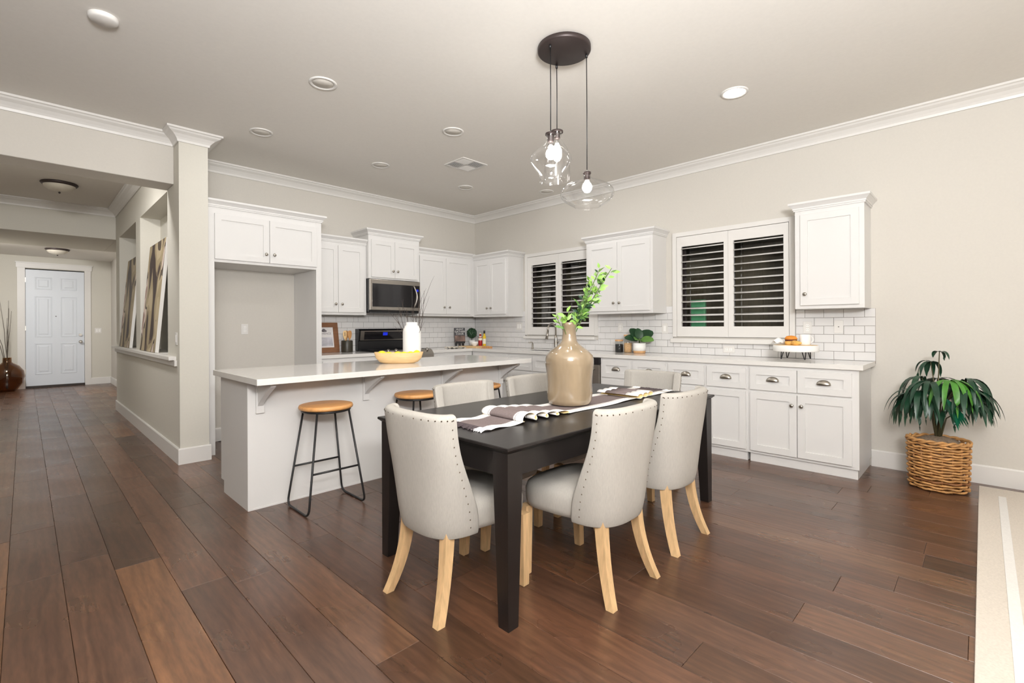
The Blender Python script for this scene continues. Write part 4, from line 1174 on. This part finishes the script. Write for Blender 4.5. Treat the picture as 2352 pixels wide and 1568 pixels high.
for nm, lb, dx, dy in ut:
    t = thing(nm, lb, 'utensil', (2.905 + dx, BY - .15 + dy, CT + .012), 0, 'wooden utensils in the dark crock')
    part('shaft', MB().tube([(0, 0, 0), (dx*.25, 0, .17)], .006, 8), M_bowl if 'fork' in nm else M_seatwood, t)
    hd_ = MB().lathe([(.006, .16), (.018, .175), (.026, .20), (.028, .235), (.024, .258), (.012, .268), (0, .27)], n=16, sy=.25, cap=False)
    part('head', hd_, M_bowl if 'fork' in nm else M_seatwood, t, (dx*.25, 0, -.005))
    if 'fork' in nm:
        part('slots', MB().box(-.011, -.007, -.0085, -.006, .20, .25).box(.004, .008, -.0085, -.006, .20, .25), M_slot, t, (dx*.25, 0, -.005))
# cutting board group in the corner
cb = thing('cutting_board', 'wooden cutting board with a handle in the kitchen corner', 'cutting board', (4.86, 5.60, CT), R(4))
part('board', MB().box(-.15, .15, -.19, .19, 0, .022, bev=.004), M_bowl, cb)
part('handle', MB().box(-.03, .03, -.36, -.19, 0, .022, bev=.004), M_seatwood, cb)
tw = MB(); rows = []
for i in range(16):
    rows.append([(-.16 + .32*j/11, -.11 + .22*i/15, .012 + .010*math.sin(i*1.3 + j*.5) + .008*math.sin(j*1.1)) for j in range(12)])
tw.grid(rows); tw_t = thing('tea_towel', 'crumpled striped tea towel at the end of the cutting board', 'towel', (4.52, 5.63, CT + .001), R(25), None, tw, M_towel)
mod_soft(tw_t, th=.006, sub=1, off=1)
ez = thing('book_easel', 'small black easel holding the cookbook', 'easel', (4.74, 5.80, CT + .0225), R(-22))
part('shelf', MB().box(-.075, .075, -.03, .0, .038, .052, bev=.001).box(-.075, .075, -.034, -.029, .038, .07), M_blackmetal, ez)
for x in (-.06, .0, .055): part('foot', MB().box(x - .009, x + .009, -.03, .03, 0, .038), M_blackmetal, ez)
part('back', MB().box(-.05, .05, .0, .008, .04, .16), M_blackmetal, ez)
bk = thing('cookbook', 'dark cookbook with white lettering propped on the black easel', 'book', (4.74 - .0, 5.80, CT + .075), R(-22))
bkr = (R(-6), 0, 0)
part('cover', MB().box(-.085, .085, -.024, -.004, 0, .225, bev=.001), M_chalk, bk, None, bkr)
part('cover_photo', MB().box(-.083, .083, -.0255, -.024, .002, .105), M_bphoto, bk, None, bkr)
for tx, z in (('HUNT', .200), ('GATHER', .165), ('COOK', .130)):
    v = Matrix.Rotation(R(-6), 3, 'X') @ Vector((0, -.0262, z)); text(tx, .040, bk, v, (PI/2 - R(6), 0, 0), M_text, sp=1.1)
hb = thing('herb_plant', 'small round green herb plant in a white pot behind the bowl', 'plant', (5.05, 5.87, CT))
part('pot', MB().lathe([(0, 0), (.04, 0), (.05, .10), (.046, .10), (0, .09)], n=24, cap=False), M_matte, hb)
hf = MB(); bmesh.ops.create_icosphere(hf.bm, subdivisions=4, radius=.078)
for v in hf.bm.verts:
    n_ = v.co.normalized(); v.co += n_*.010*math.sin(n_.x*23)*math.sin(n_.y*19)*math.sin(n_.z*21) + n_*rg3.uniform(-.004, .006); v.co.z = v.co.z*1.0 + .215
hf.tube([(0, 0, .09), (0, 0, .16)], .005, 6)
part('foliage', hf, M_leaf3, hb, kind='stuff')
wb = thing('white_bowl', 'small white bowl on the corner cutting board', 'bowl', (4.87, 5.60, CT + .0225), 0, None, MB().lathe([(0, 0), (.03, 0), (.03, .006), (.052, .03), (.060, .065), (.057, .065), (.05, .034), (0, .012)], n=28, cap=False), M_matte)
rb = thing('sauce_bottle', 'red sauce bottle with a pale label on the cutting board', 'bottle', (4.955, 5.56, CT + .0225), 0)
part('bottle', MB().lathe([(0, 0), (.028, 0), (.03, .005), (.03, .12), (.016, .15), (.014, .18), (0, .18)], n=24, cap=False), M_red, rb)
part('label_band', MB().lathe([(.0305, .085), (.0305, .118), (.0175, .148)], n=24, cap=False), M_lab, rb); part('cap', MB().cyl(0, 0, .18, .20, .015), M_lab, rb)
ob = thing('oil_bottle', 'yellow oil bottle with a black cap on the cutting board', 'bottle', (4.985, 5.50, CT + .0225), 0)
part('bottle', MB().lathe([(0, 0), (.024, 0), (.026, .005), (.026, .14), (.013, .17), (.012, .20), (0, .20)], n=24, cap=False), M_oil, ob)
part('label_band', MB().lathe([(.0265, .03), (.0265, .11)], n=24, cap=False), M_lab, ob); part('cap', MB().cyl(0, 0, .19, .235, .014), M_blackmetal, ob)
# jars and succulent
def jar(loc, h, fill, m, lab):
    t = thing('glass_jar', lab, 'jar', loc, 0, 'lidded glass jars by the succulent')
    part('glass', MB().lathe([(0, .001), (.045, .001), (.048, .006), (.048, h - .02), (.044, h - .015)], n=28, cap=False), M_jar, t)
    part('contents', MB().lathe([(0, .004), (.0455, .004), (.0455, fill), (0, fill + .004)], n=28, cap=False), m, t)
    part('lid', MB().lathe([(.046, h - .02), (.049, h - .014), (.049, h), (0, h)], n=28, cap=False), M_cork, t)
jar((5.02, 3.125, CT), .155, .10, M_darkjar, 'shorter glass jar of black seeds with a wooden lid')
jar((5.045, 3.02, CT), .215, .115, M_grain, 'taller glass jar of pale beans with a wooden lid')
sc_ = thing('potted_succulent', 'broad-leaved green plant in a two-tone white pot on the counter', 'plant', (5.04, 2.865, CT))
part('pot', MB().lathe([(0, .03), (.071, .03), (.073, .118), (.068, .12), (.062, .11), (0, .10)], n=32, cap=False), M_matte, sc_)
part('pot_base', MB().lathe([(0, 0), (.066, 0), (.071, .03), (0, .03)], n=32, cap=False), M_cork, sc_)
part('stem', MB().tube([(0, 0, .10), (0, 0, .17)], .008, 8), M_stemg, sc_)
BL = leaf_mesh(.165, .125, .22, 10, .22, .5)
bl3 = BL.copy(); bl3.materials.append(M_leaf3); bl2 = BL.copy(); bl2.materials.append(M_leaf2)
for (lx, fy, uz, m_, sc2) in ((-.85, 0, .28, bl3, .95), (-.35, .35, .75, bl3, 1.05), (.75, .1, .62, bl3, 1.15), (.15, .5, .8, bl3, .95), (-.3, -.6, .15, bl2, .85), (.6, -.55, .12, bl2, .95), (-.05, .1, 1, bl3, .8)):
    d_ = (rt*lx + fw*fy + Vector((0, 0, uz))).normalized()
    o = part('leaf', m_, None, sc_, Vector((0, 0, .15)) + d_*.015, face(d_, -fw*.8 + Vector((0, 0, .9)))); o.scale = (sc2, sc2, sc2)
# serving riser with brunch
rs_ = thing('serving_riser', 'round whitewashed wooden riser on black hairpin legs', 'stand', (4.86, 1.20, CT))
part('disc', MB().lathe([(0, .085), (.178, .085), (.18, .088), (.18, .137), (.177, .14), (0, .14)], n=48, cap=False), M_matte, rs_)
part('top_face', MB().lathe([(0, .1402), (.172, .1402), (.172, .1412), (0, .1412)], n=40, cap=False), M_bowl, rs_)
for a in (R(135), R(225), R(315), R(45)):
    c_, s_ = math.cos(a), math.sin(a); p = Vector((c_*.12, s_*.12, .085)); t_ = Vector((-s_, c_, 0))
    q = fillet([p + t_*.017, Vector((c_*.135, s_*.135, .004)) + t_*.0, p - t_*.017], .03)
    part('hairpin_leg', MB().tube(q, .0042, 6), M_blackmetal, rs_)
RZ = CT + .1415
mg = thing('mug', 'white mug on the right of the serving riser', 'mug', (4.90, 1.135, RZ), 0)
part('cup', MB().lathe([(0, 0), (.038, 0), (.043, .008), (.046, .095), (.043, .095), (.040, .012), (0, .008)], n=28, cap=False), M_matte, mg)
hp = [(.04, -.0, .075)] + [(.045 + .028*math.sin(PI*i/8), 0, .048 + .028*math.cos(PI*i/8)) for i in range(9)] + [(.04, 0, .02)]
part('handle', MB().tube(hp, .006, 8), M_matte, mg, None, (0, 0, R(-46)))
cr_ = thing('croissant', 'golden pastry at the front of the serving riser', 'pastry', (4.755, 1.17, RZ + .022), R(40))
cm = MB(); cpts = [(.075*math.sin(a_), -.02 + .03*math.cos(a_), .0) for a_ in [(-1.2 + 2.4*i/12) for i in range(13)]]
cm.tube(cpts, .02, 12, rs=[.007, .011, .015, .017, .021, .020, .024, .020, .021, .017, .015, .011, .007]); part('pastry_body', cm, M_pastry, cr_)
sw = thing('filled_bun', 'orange-topped layered bun beside the mug', 'pastry', (4.85, 1.235, RZ + .001), R(10))
part('lower_half', MB().lathe([(0, 0), (.045, 0), (.05, .02), (.046, .035), (0, .035)], n=28, cap=False), M_pastry, sw)
part('filling', MB().lathe([(0, .035), (.048, .035), (.048, .048), (0, .048)], n=28, cap=False), M_choc, sw)
part('top_half', MB().lathe([(0, .048), (.05, .048), (.05, .06), (.036, .078), (0, .084)], n=28, cap=False), M_pastry2, sw)
np_ = MB(); rows = []
for i in range(12):
    rows.append([(-.05 + .10*j/9, -.05 + .13*i/11, .012 + .012*math.sin(i*.9 + j*.7) + .045*math.exp(-((i-7)/3)**2)*math.exp(-((j-4)/4)**2)) for j in range(10)])
np_.grid(rows); nn = thing('cloth_napkin', 'crumpled white cloth napkin on the riser behind the pastries', 'napkin', (4.91, 1.325, RZ - .002), R(-30), None, np_, M_white); mod_soft(nn, th=.003, sub=1, off=1)

# ================================================================== PALM BASKET, RUG
PX, PY = 4.845, .245
bs = thing('wicker_basket', 'oval woven wicker basket holding the palm by the end wall', 'basket', (PX, PY, 0))
ns = 18; bh = .365
def bas(a, z, off=0): return ((.146 + .012*z/bh + off)*math.cos(a), (.165 + .012*z/bh + off)*math.sin(a), z)
for k in range(ns):
    a = 2*PI*(k+.5)/ns; part('stake', MB().tube([bas(a, .005, 0), bas(a, .2, 0), bas(a, bh - .01, 0)], .005, 6), M_wick2, bs)
nr = 17
for r_ in range(nr):
    z = .015 + (bh - .04) * r_/(nr-1); pts = []
    n_ = ns*4
    for i in range(n_):
        a = 2*PI*i/n_; off = .0095*math.cos(ns*a/2*1 + (PI if r_ % 2 else 0) + .35*r_*0); pts.append(bas(a, z + rg3.uniform(-.0018, .0018) + .002*math.sin(a*ns/2 + r_), off))
    part('wicker_strand', MB().tube(pts, .0085, 6, closed=True), M_wick if r_ % 3 else M_wick2 if r_ == 3 else M_wick, bs)
for ph in (0, PI):
    pts = []
    for i in range(120):
        a = 2*PI*i/120; x, y, z = bas(a, bh, .0)
        pts.append((x + .009*math.cos(a)*math.cos(9*a + ph), y + .009*math.sin(a)*math.cos(9*a + ph), z + .009*math.sin(9*a + ph)))
    part('braided_rim', MB().tube(pts, .0095, 6, closed=True), M_wick, bs)
part('liner', MB().lathe([(0, .004), (.126, .004), (.133, .32), (.128, .325), (0, .32)], n=32, sy=1.12, cap=False), M_wick2, bs)
pp = thing('potted_palm', 'artificial palm with drooping green leaves in the wicker basket', 'plant', (PX, PY, .33))
ms = MB(); rows = []
for i in range(14):
    row = []
    for j in range(33):
        a = 2*PI*j/32; r_ = i/13
        row.append((.142*r_*math.cos(a), .16*r_*math.sin(a), .062*(1 - r_**2.5) + .006*math.sin(7*a + i)*r_ + rg3.uniform(-.005, .005)*(1 if 0 < j < 32 else 0)))
    rows.append(row)
ms.grid(rows); part('moss', ms, M_moss, pp, kind='stuff')
def palm_leaf(root, d, L_, W_, m, droop):
    mb = MB(); rows = []; n = 9; p = Vector(root); dv = Vector(d).normalized()
    for i in range(n+1):
        t_ = i/n
        wd = W_/2 * (math.sin(PI*min(1, .06 + .94*t_)**.75)**.8 if t_ < 1 else .02)
        sd_ = dv.cross(Vector((0, 0, 1)))
        if sd_.length < .15: sd_ = rt.copy()
        sd_.normalize(); nn_ = sd_.cross(dv)
        P_ = Vector((min(p.x, WX - .03 - PX), p.y, p.z))
        L1 = P_ - sd_*wd; R1 = P_ + sd_*wd
        for q in (L1, R1): q.x = min(q.x, WX - .02 - PX)
        rows.append([L1 + nn_*wd*.25, P_, R1 + nn_*wd*.25])
        dv = (dv + Vector((0, 0, -droop/n*1.0))).normalized(); p = p + dv*L_/n
    mb.grid(rows); return part('leaf', mb, m, pp)
fr_nodes = [  # (lateral, away from viewer, height) of each frond's crown, material, leaflets, length
    ((-.11, -.06, .52), M_leafd, 8, .25), ((-.02, -.12, .54), M_leafg, 9, .25), ((.0, .06, .62), M_leafd, 6, .18), ((.13, -.09, .54), M_leafd, 10, .26),
    ((.17, .02, .50), M_leafd, 9, .24), ((-.15, .03, .42), M_leafd, 8, .20), ((.08, .08, .53), M_leafd, 7, .24), ((.15, -.12, .37), M_leafd, 9, .18),
    ((-.09, -.05, .40), M_leafd, 8, .22), ((.015, .0, .70), M_leafd, 3, .10), ((-.05, .08, .54), M_leafd, 6, .24), ((.03, -.06, .32), M_leafd, 5, .16), ((-.07, -.15, .41), M_leaft, 6, .21), ((.10, -.02, .45), M_leafd, 8, .22), ((-.16, -.02, .45), M_leafd, 8, .30), ((.18, -.06, .45), M_leafd, 8, .28), ((.06, -.14, .47), M_leafd, 7, .26), ((-.12, .06, .36), M_leafd, 6, .24)]
for (lx, fy, hz), m_, n_, L_ in fr_nodes:
    if hz < .6: hz -= .045; L_ *= 1.2
    e_ = rt*lx + fw*fy + Vector((0, 0, hz)); e_.x = min(e_.x, WX - .06 - PX)
    mid = Vector((e_.x*.25, e_.y*.25, hz*.62))
    part('stem', MB().tube([(e_.x*.06, e_.y*.06, .03), mid, e_], .004, 6, rs=[.0055, .0045, .003]), M_stemd, pp)
    out = Vector((e_.x, e_.y, 0)); base_a = math.atan2(out.y, out.x)
    for k in range(n_):
        sp_ = (k - (n_-1)/2) / max(1, (n_-1)/2)
        if m_ is M_leaft: d_ = rt*(.55 + .12*sp_) + fw*(.02) + Vector((0, 0, -.75 + .15*sp_)); dro = .3
        else:
            aa = base_a + sp_*1.5 + rg3.uniform(-.15, .15); d_ = Vector((math.cos(aa), math.sin(aa), .75 + rg3.uniform(-.25, .25))); dro = 3.9 + rg3.uniform(-1.4, 1.2)
        palm_leaf(e_, d_, L_*rg3.uniform(.85, 1.12), rg3.uniform(.030, .042), m_, dro)
rugm = MB(); rugm.box(1.4, 5.09, -3.2, .025, 0.001, .011, bev=.003)
rug = thing('area_rug', 'cream wool area rug with white stripes at the room edge', 'rug', (0, 0, 0))
part('pile', rugm, M_rug, rug)
part('stripe', MB().box(1.4, 4.86, -.115, -.075, .011, .0135, bev=.001), M_rug2, rug)
part('stripe', MB().box(1.4, 5.0, -.42, -.36, .011, .0135, bev=.001), M_rug2, rug)
